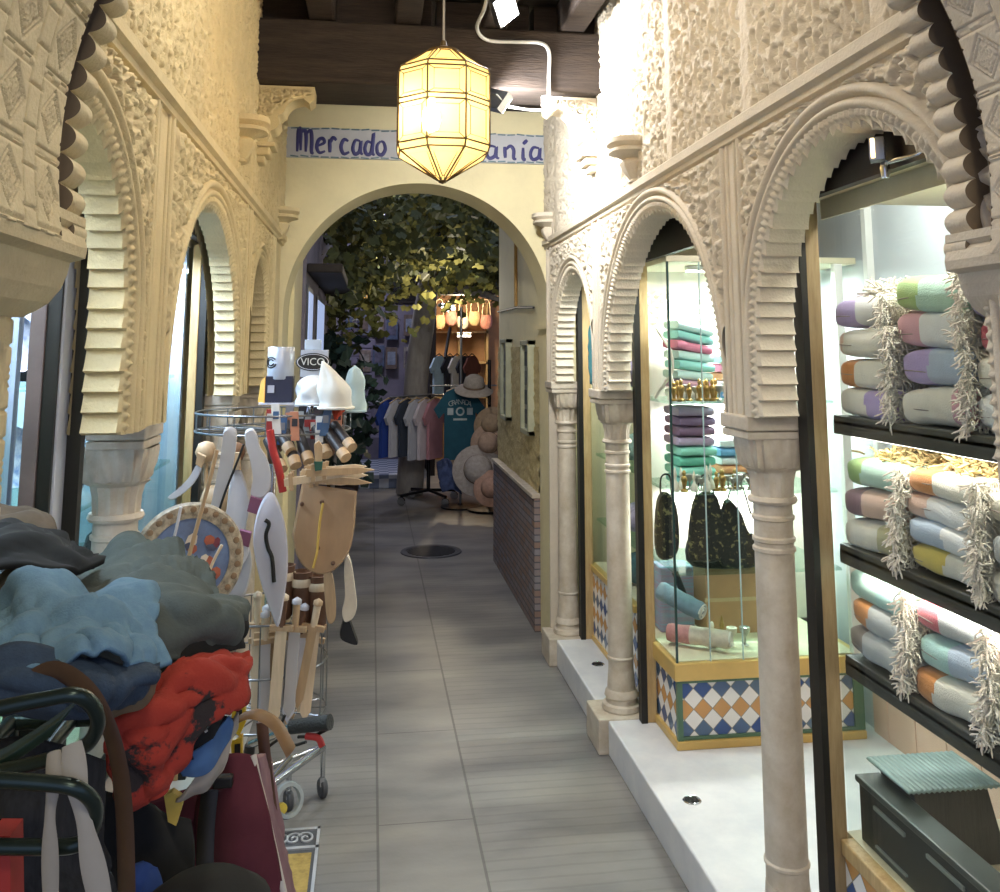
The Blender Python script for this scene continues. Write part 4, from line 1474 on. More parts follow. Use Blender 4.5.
# poster cases and a notice on the yellow wall
def poster(ya, yb, za, zb, lb, colr, name='poster_frame'):
    t = empty(name, (1.0, (ya + yb) / 2, za), lb, 'poster')
    x = .985
    mb = MB()
    for a, b, c, d in ((ya, yb, za, za + .03), (ya, yb, zb - .03, zb), (ya, ya + .03, za, zb), (yb - .03, yb, za, zb)):
        mb.box(x - .035, x + .015, a, b, c, d, .003)
    mb.build('frame_border', mat('pale green frame', 'b9b99a', .5), t)
    MB().box(x - .01, x, ya + .03, yb - .03, za + .03, zb - .03).build('backing', mat('grey notice board', '8d8f88', .6), t)
    rnd = random.Random(int(ya * 10))
    n_ = 4
    for i in range(n_):
        zc = za + .05 + (zb - za - .1) * (i + .5) / n_
        MB().box(x - .016, x - .01, ya + .06, yb - .06, zc - .05, zc + .04, .002).build('notice', mat('notice ' + colr[i % len(colr)], colr[i % len(colr)], .6, var=.3, scale=40), t)
    return t


poster(5.52, 5.82, 1.08, 1.66, 'pale framed notice case on the yellow wall just past the archway', ['4f5551', '3b4a46', '6a706a'])
poster(6.45, 6.75, 1.1, 1.68, 'pale framed notice case farther along the yellow wall', ['7d7a6c', '8d8a80'])
for (y, r, lb) in ((5.65, .012, 'thin pipe running up the yellow wall above the notice case'),):
    tag(MB().tube([(.985, 6.2, 1.9), (.985, 6.2, 3.0)], r, 8).build('pipe', mat('ochre pipe', 'b58b45', .5), smooth=60), lb, 'pipe')
tag(MB().tube([(.985, 5.5, 1.86), (.985, 6.1, 1.89), (.985, 7.1, 1.9)], .008, 6).build('cable', BLACK, smooth=60), 'black cable running along the yellow wall above the notices', 'cable')

# left of the yard: yellow return, dim shop front with two lit panes
tag(MB().box(-1.2, -.452, 5.34, 5.92, 0, 4.5).build('wall_yard_left', CREAM), kind='structure')
tag(MB().box(-1.2, -.43, 5.92, 13, 0, 4.5).build('wall_yard_left_far', DUSK), kind='structure')
for i, (a, b) in enumerate(((6.0, 6.45), (7.0, 7.95))):
    w_ = MB().box(-.44, -.418, a, b, 1.15, 2.02, .004)
    o = w_.build('window_%d' % (i + 1), mat('window frame grey', '565a64', .5)); o['kind'] = 'structure'
    MB().box(-.42, -.412, a + .03, b - .03, 1.2, 1.98).build('window_pane', mat('lit blue window', '9fb2d6', .2, emit='a9bce6', estr=.55), o)
tag(MB().box(-.43, -.2, 5.95, 9.2, 2.1, 2.16, .01).build('awning', DKWOOD), 'dark awning board over the lit blue windows on the left of the yard', 'awning')

# facade at the back
tag(MB().box(-1.2, .78, 13, 13.3, 0, 6).build('wall_yard_back', DUSK), kind='structure')
tag(MB().box(.78, 4.5, 13.6, 13.8, 0, 6).build('wall_yard_shop', mat('warm shop back', 'b58a62', .7, var=.2, scale=2)), kind='structure')
tag(MB().box(.75, .83, 11.9, 13.6, 0, 3.4).build('wall_yard_shop_left', DKWOOD), kind='structure')
tag(MB().box(.8, 3.2, 11.7, 12.0, 2.32, 5.5).build('wall_yard_shop_lintel', DKWOOD), kind='structure')
tag(MB().box(1.72, 3.2, 7.15, 12.0, 0, 5).build('wall_yard_right_far', mat('dim brown wall', '4a4038', .8, var=.2, scale=2)), kind='structure')
tag(MB().box(.8, 1.75, 12.0, 13.6, 2.5, 2.56).build('ceiling_shop', mat('warm boards', 'a87f55', .7, stretch=(12, 1, 1))), kind='structure')
tag(MB().box(1.62, 1.70, 9.9, 10.0, 0, 2.6).build('trim_10', mat('grey door jamb', '6d6a68', .6)), kind='structure')
# windows, doorway and signs on the dim facade
for i, (x0, x1, z0, z1, c, lb) in enumerate(((-.42, -.08, 2.32, 2.62, 'c9a560', 0), (.28, .62, 2.3, 3.05, '1c1b20', 1))):
    o = MB().box(x0 - .04, x1 + .04, 12.95, 13.0, z0 - .04, z1 + .04, .005).build('window_%d' % (i + 3), DKWOOD); o['kind'] = 'structure'
    MB().box(x0, x1, 12.945, 12.952, z0, z1).build('window_pane', mat('pane ' + c, c, .2, emit='e0a850' if i == 0 else None, estr=.5 if i == 0 else 0), o)
o = MB().box(-.55, .05, 12.9, 13.0, .15, 1.75, .01).build('door_1', mat('lilac grey shutter', '7f7a92', .6, var=.1, stretch=(1, 1, 20))); o['kind'] = 'structure'
sl = MB()
for k in range(14): sl.box(-.5, .0, 12.885, 12.9, .2 + k * .11, .29 + k * .11, .004)
sl.build('door_slats', mat('lilac slat', '8c87a0', .5), o)
rnd = random.Random(9)
pc = ['9aa4b8', '6d5f6a', '8f93a8', 'a08f84', '5f6f8f', '7c6a60', 'b0a8a0', '6a6880']
for k in range(14):
    x = -.75 + (k % 7) * .21 + rnd.uniform(-.03, .03); z = 1.35 + (k // 7) * .42 + rnd.uniform(-.06, .06)
    t = empty('postcard_board', (x, 12.9, z), 'small souvenir print in the rows pinned on the dim facade', 'print', 'souvenir prints on the dim facade')
    MB().box(x - .08, x + .08, 12.86, 12.9, z, z + .3, .004).build('backing', mat('print ' + pc[k % 8], pc[k % 8], .6, var=.3, scale=14), t)
    MB().box(x - .055, x + .055, 12.855, 12.861, z + .06, z + .24).build('picture', mat('print ' + pc[(k + 3) % 8], pc[(k + 3) % 8], .6, var=.3, scale=14), t)
# tiled steps at the foot of the facade
CHK = bpy.data.materials.new('blue and white checked tiles'); CHK.use_nodes = True
nt = CHK.node_tree
ck = nt.nodes.new('ShaderNodeTexChecker'); ck.inputs['Scale'].default_value = 9
ck.inputs['Color1'].default_value = lin('d5dbe6'); ck.inputs['Color2'].default_value = lin('7d8ca8')
tc = nt.nodes.new('ShaderNodeTexCoord'); nt.links.new(tc.outputs['Object'], ck.inputs['Vector'])
nt.links.new(ck.outputs['Color'], nt.nodes['Principled BSDF'].inputs['Base Color'])
o = MB().box(-.15, .62, 10.9, 12.4, 0, .16, .01).build('trim_11', CHK); o['kind'] = 'structure'
o = MB().box(-.1, .66, 12.4, 12.95, 0, .45, .01).build('trim_12', DUSK); o['kind'] = 'structure'

# tree
BARK = mat('pale plane bark', 'b9b4ac', .85, var=.25, scale=9, stretch=(1, 1, .3), c2='8f8a86')
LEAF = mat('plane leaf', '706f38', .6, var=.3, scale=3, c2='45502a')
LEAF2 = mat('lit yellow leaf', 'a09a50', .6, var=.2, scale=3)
tr = empty('tree', (.62, 10.4, 0), 'pale trunked tree whose dark leaves fill the far archway', 'tree')
tk = MB()
tk.tube(curve3([at(412, 425, Y=10.4) - Vector((.02, 0, .75)), at(414, 425, Y=10.4), at(417, 370, Y=10.4), at(425, 310, Y=10.4), at(430, 265, Y=10.4), at(432, 200, Y=10.4)], 5), [.15] * 6 + [.135] * 5 + [.13] * 5 + [.12] * 5 + [.11] * 5, 12)
for a, b, c in (((432, 262), (400, 235), (365, 220)), ((432, 258), (455, 240), (480, 225)), ((432, 240), (440, 215), (445, 190)), ((428, 285), (470, 290), (500, 300))):
    tk.tube(curve3([at(*a, Y=10.4), at(*b, Y=10.0), at(*c, Y=9.4)], 4), [.07, .065, .06, .055, .05, .045, .04, .03, .02], 8)
tk.build('trunk', BARK, tr, smooth=60)
rnd = random.Random(21)
lf = MB()


def leaf(mb, p, s, rnd):
    d = Vector((rnd.uniform(-1, 1), rnd.uniform(-1, .4), rnd.uniform(-1, .5))).normalized()
    n_ = d.cross(Vector((rnd.uniform(-1, 1), rnd.uniform(-1, 1), rnd.uniform(-1, 1)))).normalized()
    q = d.cross(n_)
    pts = [p, p + d * s * .35 + n_ * s * .38 + q * s * .05, p + d * s * .55 + n_ * s * .2, p + d * s * .75 + n_ * s * .3, p + d * s, p + d * s * .75 - n_ * s * .3, p + d * s * .55 - n_ * s * .2, p + d * s * .35 - n_ * s * .38 + q * s * .05]
    mb.add(pts, [tuple(range(8))])


clumps = [(rnd.uniform(305, 512), rnd.uniform(185, 288), rnd.uniform(7.6, 11.5)) for _ in range(64)] + [(rnd.uniform(318, 345), rnd.uniform(300, 330), rnd.uniform(8.5, 10)) for _ in range(4)] + [(rnd.uniform(430, 500), rnd.uniform(262, 280), rnd.uniform(9, 11)) for _ in range(5)]
for cxp, cyp, Yc in clumps:
    c = at(cxp, cyp, Y=Yc)
    if c.x > .95 and Yc < 7.3: continue
    if 405 < cxp and cyp > 272: continue
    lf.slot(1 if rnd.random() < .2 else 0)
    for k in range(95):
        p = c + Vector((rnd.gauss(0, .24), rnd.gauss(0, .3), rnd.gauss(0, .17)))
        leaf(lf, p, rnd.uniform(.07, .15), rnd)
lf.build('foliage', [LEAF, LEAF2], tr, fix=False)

# potted plants on the left of the yard
for (x, y, hgt, n_, lb, nm) in ((-.33, 8.4, 1.75, 90, 'tall leafy plant in a dark pot by the dim wall', 'potted_plant'), (-.28, 9.7, 1.3, 70, 'bushy plant in a pot standing nearer the tree', 'potted_plant')):
    t = empty(nm, (x, y, 0), lb, 'plant')
    MB().lathe([(.12, 0), (.15, .1), (.19, .3), (.21, .32), (.2, .36), (.17, .36), (.16, .3)], (x, y, 0), 20).build('pot', mat('dark clay', '4a3a34', .7), t, smooth=50)
    MB().tube([(x, y, .3), (x + .03, y, .8), (x - .02, y, hgt * .8)], [.02, .016, .01], 8).build('stem', BARK, t, smooth=60)
    mb = MB()
    for k in range(n_ * 3):
        p = Vector((x + rnd.gauss(0, .16), y + rnd.gauss(0, .16), rnd.uniform(.5, hgt)))
        leaf(mb, p, rnd.uniform(.1, .2), rnd)
    mb.build('foliage', mat('dark teal leaf', '33493e', .5, var=.3), t, fix=False)

# ------------------------------------------------------------------ manhole
p = Vector((.5, 7.5, 0))
t = empty('manhole_cover', p, 'round iron manhole cover set in the paving before the T-shirt rack', 'manhole cover')
MB().lathe([(.001, .004), (.2, .004), (.205, .008), (.24, .008), (.245, 0)], p, 40).build('rim', mat('worn iron', '55565a', .45, .5, var=.2), t, smooth=30)
g = MB()
for k in range(-5, 6):
    hw = math.sqrt(max(0, .19 ** 2 - (k * .034) ** 2))
    g.box(p.x - hw, p.x + hw, p.y + k * .034 - .009, p.y + k * .034 + .009, .004, .009)
g.build('raised_bars', mat('dark iron', '2e2f33', .45, .5), t)

# ------------------------------------------------------------------ T-shirts
def shirt(mb, c, w, h, yaw, thick=.03, neck=True):
    """a T-shirt hanging at c (centre of the collar), width w across the body"""
    out = [(-.13, 0), (-.32, -.05), (-.62, -.3), (-.5, -.43), (-.37, -.34), (-.37, -1), (.37, -1), (.37, -.34), (.5, -.43), (.62, -.3), (.32, -.05), (.13, 0), (.06, -.05), (-.06, -.05)]
    ex = Vector((math.cos(yaw), math.sin(yaw), 0)); ey = Vector((-math.sin(yaw), math.cos(yaw), 0))
    sx = w / .74
    pts = [c + ex * a * sx * .8 + Vector((0, 0, b * h)) for a, b in out]
    # front and back with sagging folds: triangulated strips between the outline halves
    n_ = len(pts)
    f = [p - ey * thick / 2 for p in pts]; b = [p + ey * thick / 2 for p in pts]
    k = len(mb.v)
    mb.add(f + b, [])
    quads = [(0, 1, 10, 11), (1, 4, 8, 10), (1, 2, 3, 4), (10, 8, 9), (8, 9, 10), (4, 5, 6, 7), (0, 11, 12, 13), (4, 7, 8)]
    faces = [(0, 1, 10, 11), (1, 4, 7, 10), (1, 2, 3, 4), (10, 7, 8, 9), (4, 5, 6, 7), (0, 11, 12, 13)]
    for q in faces:
        mb.f.append(tuple(k + i for i in q)); mb.mi.append(mb.cur)
        mb.f.append(tuple(k + n_ + i for i in q[::-1])); mb.mi.append(mb.cur)
    for i in range(n_):
        j = (i + 1) % n_
        mb.f.append((k + i, k + n_ + i, k + n_ + j, k + j)); mb.mi.append(mb.cur)
    return ex, ey


t = empty('clothes_rack', (.62, 9.85, 0), 'low black clothes stand on casters holding the small T-shirts', 'clothes rack')
BLK = mat('black rack metal', '1b1c1f', .4, .4)
c = Vector((.62, 9.85, 0))
fr_ = MB()
fr_.tube([c + Vector((0, 0, .12)), c + Vector((0, 0, 1.12))], .02, 10)
fr_.build('pole', BLK, t, smooth=60)
fb = MB()
for a in range(4):
    d = Vector((math.cos(a * PI / 2 + .5), math.sin(a * PI / 2 + .5), 0)) * .34
    fb.tube([c + Vector((0, 0, .13)), c + d + Vector((0, 0, .1))], .016, 8)
fb.build('base', BLK, t, smooth=60)
for a in range(4):
    d = Vector((math.cos(a * PI / 2 + .5), math.sin(a * PI / 2 + .5), 0)) * .33
    MB().lathe([(.01, -.014), (.04, -.014), (.045, 0), (.04, .014), (.01, .014)], c + d + Vector((0, 0, .045)), 14, ax=(.3, 1, 0)).build('caster', CHROME, t, smooth=40)
MB().tube([c + Vector((-.42, -.15, 1.1)), c + Vector((0, 0, 1.12)), c + Vector((.3, .15, 1.1))], .014, 8).build('hanging_rail', STEEL, t, smooth=60)
for i, (cc, lb) in enumerate((('2f4fa8', 'bright blue small T-shirt, outermost on the low stand'), ('dcdde6', 'white small T-shirt beside the bright blue one'), ('3d4656', 'dark slate small T-shirt between two white ones'), ('cfd2dc', 'pale grey small T-shirt next to the dark slate one'), ('e2d8de', 'off white small T-shirt beside the pink one'), ('c58e98', 'dusty pink small T-shirt nearest the pole'))):
    q = c + Vector((-.44 + i * .10, -.17 + i * .025, 1.08))
    o = empty('t_shirt', q, lb, 'T-shirt', 'small T-shirts on the low stand')
    mb = MB()
    shirt(mb, q, .34, .58 + .04 * (i > 2), .95, .035)
    mb.build('shirt_body', mat('jersey ' + cc, cc, .9, var=.06), o)
    MB().tube([q + Vector((-.09, -.12, -.03)), q + Vector((0, 0, .02)), q + Vector((.09, .12, -.03))], .008, 6).build('hanger', WOODL, o, smooth=60)
# big teal T-shirt with print
q = at(460, 388, Y=9.4)
o = empty('t_shirt', q, 'large teal T-shirt with white arched print hanging in the courtyard', 'T-shirt')
mb = MB()
TEAL = mat('teal jersey', '24586a', .9, var=.1)
shirt(mb, q, .40, .72, .0, .06)
mb.build('shirt_body', TEAL, o)
PRN = mat('white print', 'b9c4c6', .8)


def text_mesh(txt, size, name, m, parent, loc, rot, ext=.001, align='CENTER', shear=0):
    cu = bpy.data.curves.new(name, 'FONT')
    cu.body = txt; cu.size = size; cu.extrude = ext; cu.align_x = align; cu.align_y = 'CENTER'; cu.shear = shear
    ob = bpy.data.objects.new(name, cu); COL.objects.link(ob)
    dg = bpy.context.evaluated_depsgraph_get()
    me = bpy.data.meshes.new_from_object(ob.evaluated_get(dg))
    bpy.data.objects.remove(ob)
    me.transform(Matrix.Translation(loc) @ rot)
    me.materials.clear()
    return link_mesh(name, me, m, parent)


RX = Matrix.Rotation(PI / 2, 4, 'X')
for i, chh in enumerate('GRANADA'):
    a = (i - 3) * .19
    text_mesh(chh, .075, 'print_letter', PRN, o, q + Vector((.17 * math.sin(a) * 1.05, -.033, -.26 + .12 * math.cos(a))), RX @ Matrix.Rotation(-a * .5, 4, 'Z'))
MB().lathe([(.028, -.002), (.045, -.002), (.045, .002), (.028, .002)], q + Vector((0, -.034, -.235)), 20, ax=(0, 1, 0), ring=True).build('print_emblem', PRN, o)
pb = MB()
for sx_ in (-1, 1): pb.box(q.x + sx_ * .1 - .03, q.x + sx_ * .1 + .03, q.y - .034, q.y - .031, q.z - .27, q.z - .2)
pb.box(q.x - .07, q.x + .07, q.y - .034, q.y - .031, q.z - .325, q.z - .305)
pb.build('print_bars', PRN, o)
MB().tube([q + Vector((-.14, 0, -.035)), q + Vector((0, 0, .015)), q + Vector((.14, 0, -.035))], .01, 6).build('hanger', WOODL, o, smooth=60)
# its stand
t = empty('display_stand', (q.x + .02, q.y + .12, 0), 'tall thin metal stand behind the teal T-shirt carrying hats', 'display stand')
MB().tube([(q.x + .02, q.y + .12, .02), (q.x + .02, q.y + .12, 2.05)], .014, 8).build('pole', STEEL, t, smooth=60)
MB().lathe([(.2, 0), (.2, .015), (.03, .03), (.02, .04)], (q.x + .02, q.y + .12, 0), 24).build('base', BLK, t, smooth=40)
MB().tube([(q.x - .3, q.y + .12, q.z + .02), (q.x + .4, q.y + .12, q.z + .02)], .009, 8).build('arm', STEEL, t, smooth=60)


def hat(p, r, c, lb, ax=(0, -.35, 1), group='straw hats beside the teal T-shirt'):
    o = empty('sun_hat', p, lb, 'hat', group)
    m = mat('straw ' + c, c, .9, var=.15, scale=30)
    MB().lathe([(r * .5, .02), (r * .8, .0), (r, -.025), (r * .99, -.03), (r * .55, -.005)], p, 26, ax=ax).build('brim', m, o, smooth=60)
    MB().lathe([(r * .55, 0), (r * .54, .05), (r * .48, .10), (r * .3, .13), (.005, .135)], p, 26, ax=ax).build('crown_cap', m, o, smooth=60)
    MB().lathe([(r * .56, .004), (r * .565, .03), (r * .55, .035)], p, 26, ax=ax).build('hat_band', mat('hat band brown', '6d5a4a', .8), o, smooth=60)


hat(at(474, 388, Y=9.3), .2, 'a59c92', 'grey straw hat on top of the stand beside the teal T-shirt')
hat(at(492, 425, Y=9.1), .19, 'a08a70', 'tan straw hat hanging highest at the shop door', (-.3, -1, .3))
hat(at(489, 443, Y=9.0), .19, 'b59a86', 'pinkish straw hat hanging second at the shop door', (-.3, -1, .2))
hat(at(478, 470, Y=8.9), .25, 'b3aaa2', 'wide pale sun hat hanging beside the hem of the teal shirt', (-.1, -1, .35))
hat(at(491, 488, Y=8.7), .17, 'c09a86', 'small peach straw hat hanging lowest by the dado wall', (-.2, -1, .3))
t = empty('display_stand', (1.2, 9.25, 0), 'dark narrow stand on which the straw hats hang at the shop door', 'display stand')
MB().tube([(1.2, 9.3, .03), (1.2, 9.3, 1.5)], .018, 8).build('pole', BLK, t, smooth=60)
MB().lathe([(.22, 0), (.22, .02), (.03, .04)], (1.2, 9.3, 0), 20).build('base', BLK, t, smooth=40)
for z in (.35, .55, .85, 1.05):
    MB().tube([(1.2, 9.3, z), (1.15, 9.0, z + .03)], .008, 6).build('hook', BLK, t, smooth=60)
o = patch('scarf', [[(436, 462, 9.3), (446, 458, 9.25), (452, 462, 9.2)], [(438, 476, 9.2), (448, 474, 9.15), (456, 478, 9.1)], [(442, 492, 9.1), (452, 490, 9.05), (462, 494, 9.0)]], mat('blue scarf', '4a5a84', .9, var=.3, scale=14), fold=.02, fscale=9)
tag(o, 'blue figured scarf hanging under the teal T-shirt', 'scarf')

# goods in the lit shop behind
rnd = random.Random(33)
gc = [('b9d3e0', 'pale blue'), ('3f6fae', 'blue'), ('e8e2d6', 'white'), ('7a4a3c', 'brown'), ('30323a', 'black'), ('c77a6a', 'coral')]
for k, (px, c) in enumerate(((437, 0), (448, 4), (455, 2), (463, 4), (470, 3))):
    q = at(px + 2, 356, Y=11.5)
    o = empty('t_shirt', q, f'{gc[c][1]} garment hanging in the lit shop doorway, ' + ['first from the trunk', 'second from the trunk', 'third from the trunk', 'fourth from the trunk', 'last before the jamb'][k], 'garment', 'garments in the lit shop doorway')
    mb = MB(); shirt(mb, q, .2, .5, .5, .04); mb.build('shirt_body', mat('jersey ' + gc[c][0], gc[c][0], .9), o)
    MB().tube([q + Vector((-.06, -.04, -.02)), q + Vector((0, 0, .03)), q + Vector((.06, .04, -.02))], .008, 6).build('hanger', BLK, o)
for k in range(5):
    x = .95 + k * .17
    o = empty('straw_bag', (x, 13.0, 1.95), 'woven bag hanging in the row under the shop ceiling', 'bag', 'woven bags in the lit shop')
    MB().lathe([(.05, 0), (.08, .04), (.09, .12), (.07, .2), (.065, .2)], (x, 13.0, 1.9 + .05 * (k % 2)), 16, squash=(1, .6)).build('bag_body', mat('woven ' + ['c9a878', 'c08070', 'cdbfa8'][k % 3], ['c9a878', 'c08070', 'cdbfa8'][k % 3], .9, var=.2, scale=30), o, smooth=60)
    MB().tube(curve3([(x - .06, 13, 2.1), (x - .04, 13, 2.3), (x + .04, 13, 2.3), (x + .06, 13, 2.1)], 4), .008, 6).build('bag_handle', mat('woven e0c9a0', 'e0c9a0', .9), o, smooth=60)
sh = empty('shop_shelving', (1.3, 13.4, 0), 'wooden shelving across the back of the lit shop', 'shelving')
for z in (.9, 1.4, 1.85):
    MB().box(.85, 1.72, 13.35, 13.58, z, z + .03).build('shelf', WOODL, sh)
for x in (.86, 1.28, 1.69):
    MB().box(x - .015, x + .015, 13.35, 13.58, 0, 2.3).build('upright', WOODL, sh)
p = at(464, 336, Y=12.6)
t = empty('shop_lamp', p, 'white lamp under the ceiling of the lit shop', 'lamp')
MB().box(p.x - .1, p.x + .1, p.y - .05, p.y + .05, p.z, p.z + .05, .01).build('housing', WHITEP, t)
MB().box(p.x - .09, p.x + .09, p.y - .055, p.y + .045, p.z - .01, p.z + .002).build('diffuser', glow('shop lamp face', 'fff2dc', 12), t)
# little lights among the branches
for k, (a, b) in enumerate(((443, 306), (448, 309), (453, 308))):
    q = at(a, b, Y=10.6)
    o = empty('bulb_light', q, 'tiny white bulb on the string over the shop door', 'light', 'string bulbs over the shop door')
    MB().lathe([(.004, -.03), (.02, -.015), (.024, 0), (.018, .018), (.008, .03)], q, 12).build('bulb', glow('tiny bulb', 'eaf2ff', 12), o, smooth=60)
o = MB().tube(curve3([at(440, 303, Y=10.62), at(448, 305.5, Y=10.62), at(458, 303, Y=10.62)], 4), .006, 6).build('cable', BLACK, smooth=60)
tag(o, 'thin cable carrying tiny white bulbs over the shop door', 'cable')
# slanting awning arms
for a, b, lb in (((402, 372), (420, 340), 'slanting awning arm nearer the trunk'), ((425, 372), (440, 328), 'slanting awning arm nearer the lit bags')):
    o = MB().tube([at(a[0] + 20, a[1] - 14, Y=11.0), at(b[0] + 10, b[1], Y=11.4)], .02, 8).build('awning_strut', BLACK, smooth=60)
    tag(o, lb, 'awning arm')

# ------------------------------------------------------------------ lantern
LY = 2.8
lc = at(443, 115, Y=LY)
zt = lambda y: at(443, y, Y=LY).z
lan = empty('hanging_lantern', (lc.x, LY, zt(182)), 'large octagonal lantern of leaded glass glowing over the passage', 'lantern')
LG = bpy.data.materials.new('glowing lantern glass'); LG.use_nodes = True
nt = LG.node_tree; nt.nodes.clear()
tr_ = nt.nodes.new('ShaderNodeBsdfTranslucent'); tr_.inputs[0].default_value = lin('efd296')
tp = nt.nodes.new('ShaderNodeBsdfTransparent'); tp.inputs[0].default_value = lin('ffe6b4')
em = nt.nodes.new('ShaderNodeEmission'); em.inputs[0].default_value = lin('e6b964'); em.inputs[1].default_value = .52
m1 = nt.nodes.new('ShaderNodeMixShader'); m1.inputs[0].default_value = .45
ad = nt.nodes.new('ShaderNodeAddShader')
nt.links.new(tr_.outputs[0], m1.inputs[1]); nt.links.new(tp.outputs[0], m1.inputs[2])
nt.links.new(m1.outputs[0], ad.inputs[0]); nt.links.new(em.outputs[0], ad.inputs[1])
nt.links.new(ad.outputs[0], nt.nodes.new('ShaderNodeOutputMaterial').inputs[0])
rl = .143
lev = [(zt(53), .05), (zt(73), rl - .006), (zt(78), rl), (zt(105), rl), (zt(110), rl), (zt(148), rl), (zt(155), rl - .006), (zt(181), .012)]


def oc(z, r, k):
    a = YAW * 0 + PI / 8 + k * PI / 4 - PI / 2 - PI / 8 * 0
    return Vector((lc.x + r / math.cos(PI / 8) * math.cos(a), LY + r / math.cos(PI / 8) * math.sin(a), z))


gl_ = MB(); fr_ = MB()
for i in range(len(lev) - 1):
    for k in range(8):
        a, b = oc(lev[i][0], lev[i][1], k), oc(lev[i][0], lev[i][1], k + 1)
        d, c = oc(lev[i + 1][0], lev[i + 1][1], k), oc(lev[i + 1][0], lev[i + 1][1], k + 1)
        gl_.add([a, b, c, d], [(0, 1, 2, 3)])
        fr_.tube([a, d], .003, 5); fr_.tube([a, b], .003, 5)
        if lev[i][0] - lev[i + 1][0] > .045:
            m_ = (a + b + c + d) / 4
            q = []
            for p in (a, b, c, d):
                e = m_ + Vector(((p - m_).x * .66, (p - m_).y * .66, (p - m_).z * .72))
                q.append(e + (m_ - Vector((lc.x, LY, m_.z))).normalized() * .001)
            fr_.tube(q, .0018, 5, closed=True)
            for p, e in zip((a, b, c, d), q): fr_.tube([p, e], .0014, 4)
gl_.build('lamp_shade', LG, lan, fix=False)
LEAD = mat('lead came', '57431f', .5, .4)
fr_.build('lead_frame', LEAD, lan)
MB().lathe([(.05, 0), (.052, .006), (.03, .014), (.012, .022), (.008, .04)], (lc.x, LY, zt(53)), 16).build('cap', LEAD, lan, smooth=40)
MB().tube([(lc.x, LY, zt(53) + .03), (lc.x, LY, 3.13)], .004, 6).build('cord', mat('lamp cord', '8a8378', .6), lan)
MB().lathe([(.001, 0), (.012, .004), (.016, .015), (.004, .03)], (lc.x, LY, zt(184)), 12).build('finial', LEAD, lan, smooth=50)
bp_ = Vector((lc.x - .04, LY - .02, zt(122)))
MB().lathe([(.004, -.04), (.022, -.03), (.032, 0), (.024, .03), (.012, .045), (.012, .07)], bp_, 16).build('bulb', glow('lantern bulb', 'fff0cf', 60), lan, smooth=60)

# floodlights and their white cable
WCAB = mat('white cable', 'd9d9d6', .5)


def flood(quad, Y, aim, label, w, h, power):
    p = at(*quad, Y=Y)
    t = empty('floodlight', p, label, 'lamp', 'floodlights on the beam')
    d = Vector(aim).normalized()
    u = Vector((0, 1, 0)) if abs(d.y) < .8 else Vector((1, 0, 0))
    u = (u - d * u.dot(d)).normalized(); v = d.cross(u)
    b = MB(); b.obox(p - d * .022, u * (w + .008), v * (h + .008), d * .018)
    b.build('housing', STEEL, t)
    MB().obox(p, u * w, v * h, d * .003).build('lens', LAMPW, t)
    MB().tube([p - d * .04 + u * w, p - d * .075 + u * w, p - d * .075 - u * w, p - d * .04 - u * w], .005, 6).build('yoke', STEEL, t)
    l = bpy.data.lights.new('floodlight_lamp', 'AREA'); l.shape = 'RECTANGLE'; l.size = w * 2; l.size_y = h * 2; l.energy = power; l.color = (.97, .98, 1)
    o = bpy.data.objects.new('floodlight_lamp', l); COL.objects.link(o)
    o.location = p + d * .012
    o.rotation_euler = d.to_track_quat('-Z', 'Y').to_euler()
    return t


flood((507, 9), 3.35, (.55, -.5, -.62), 'bright floodlight hung from the joists beside the lantern cord', .062, .042, 9)
flood((499, 104), 3.58, (.62, .62, -.4), 'small bright floodlight on a white cable beside the lantern', .05, .035, 18)
cb = MB().tube(curve3([at(487, -2, Y=3.3), at(484, 10, Y=3.4), at(477, 28, Y=3.6), at(487, 40, Y=3.665), at(515, 42, Y=3.67), at(540, 43, Y=3.67), at(549, 52, Y=3.67), at(549, 75, Y=3.67), at(549, 96, Y=3.67)], 6), .008, 8)
cb.tube(curve3([at(547, 110, Y=3.66), at(530, 110, Y=3.65), at(505, 106, Y=3.60)], 6), .006, 8)
hx = at(547, 96, Y=3.66)
cb.tube([hx + Vector((.02 * math.cos(a), .02 * math.sin(a) - .0, -.009 * a / 6.28 - .002)) for a in np.linspace(0, 6.28 * 5, 90)], .0055, 6)
tag(cb.build('cable', WCAB, smooth=60), 'white cable running across the beam and coiled above the floodlight', 'cable')

# ------------------------------------------------------------------ rack of toy weapons
RC = Vector((-.33, 3.25, 0))
rk = empty('display_rack', RC, 'chrome round wire display rack holding the toy swords and shields', 'rack')
MB().tube([RC + Vector((0, 0, .12)), RC + Vector((0, 0, 1.5))], .012, 12).build('pole', CHROME, rk, smooth=60)


def ring(z, r, t=.0035):
    return [RC + Vector((r * math.cos(a), r * math.sin(a), z)) for a in np.linspace(0, 2 * PI, 48, endpoint=False)], t


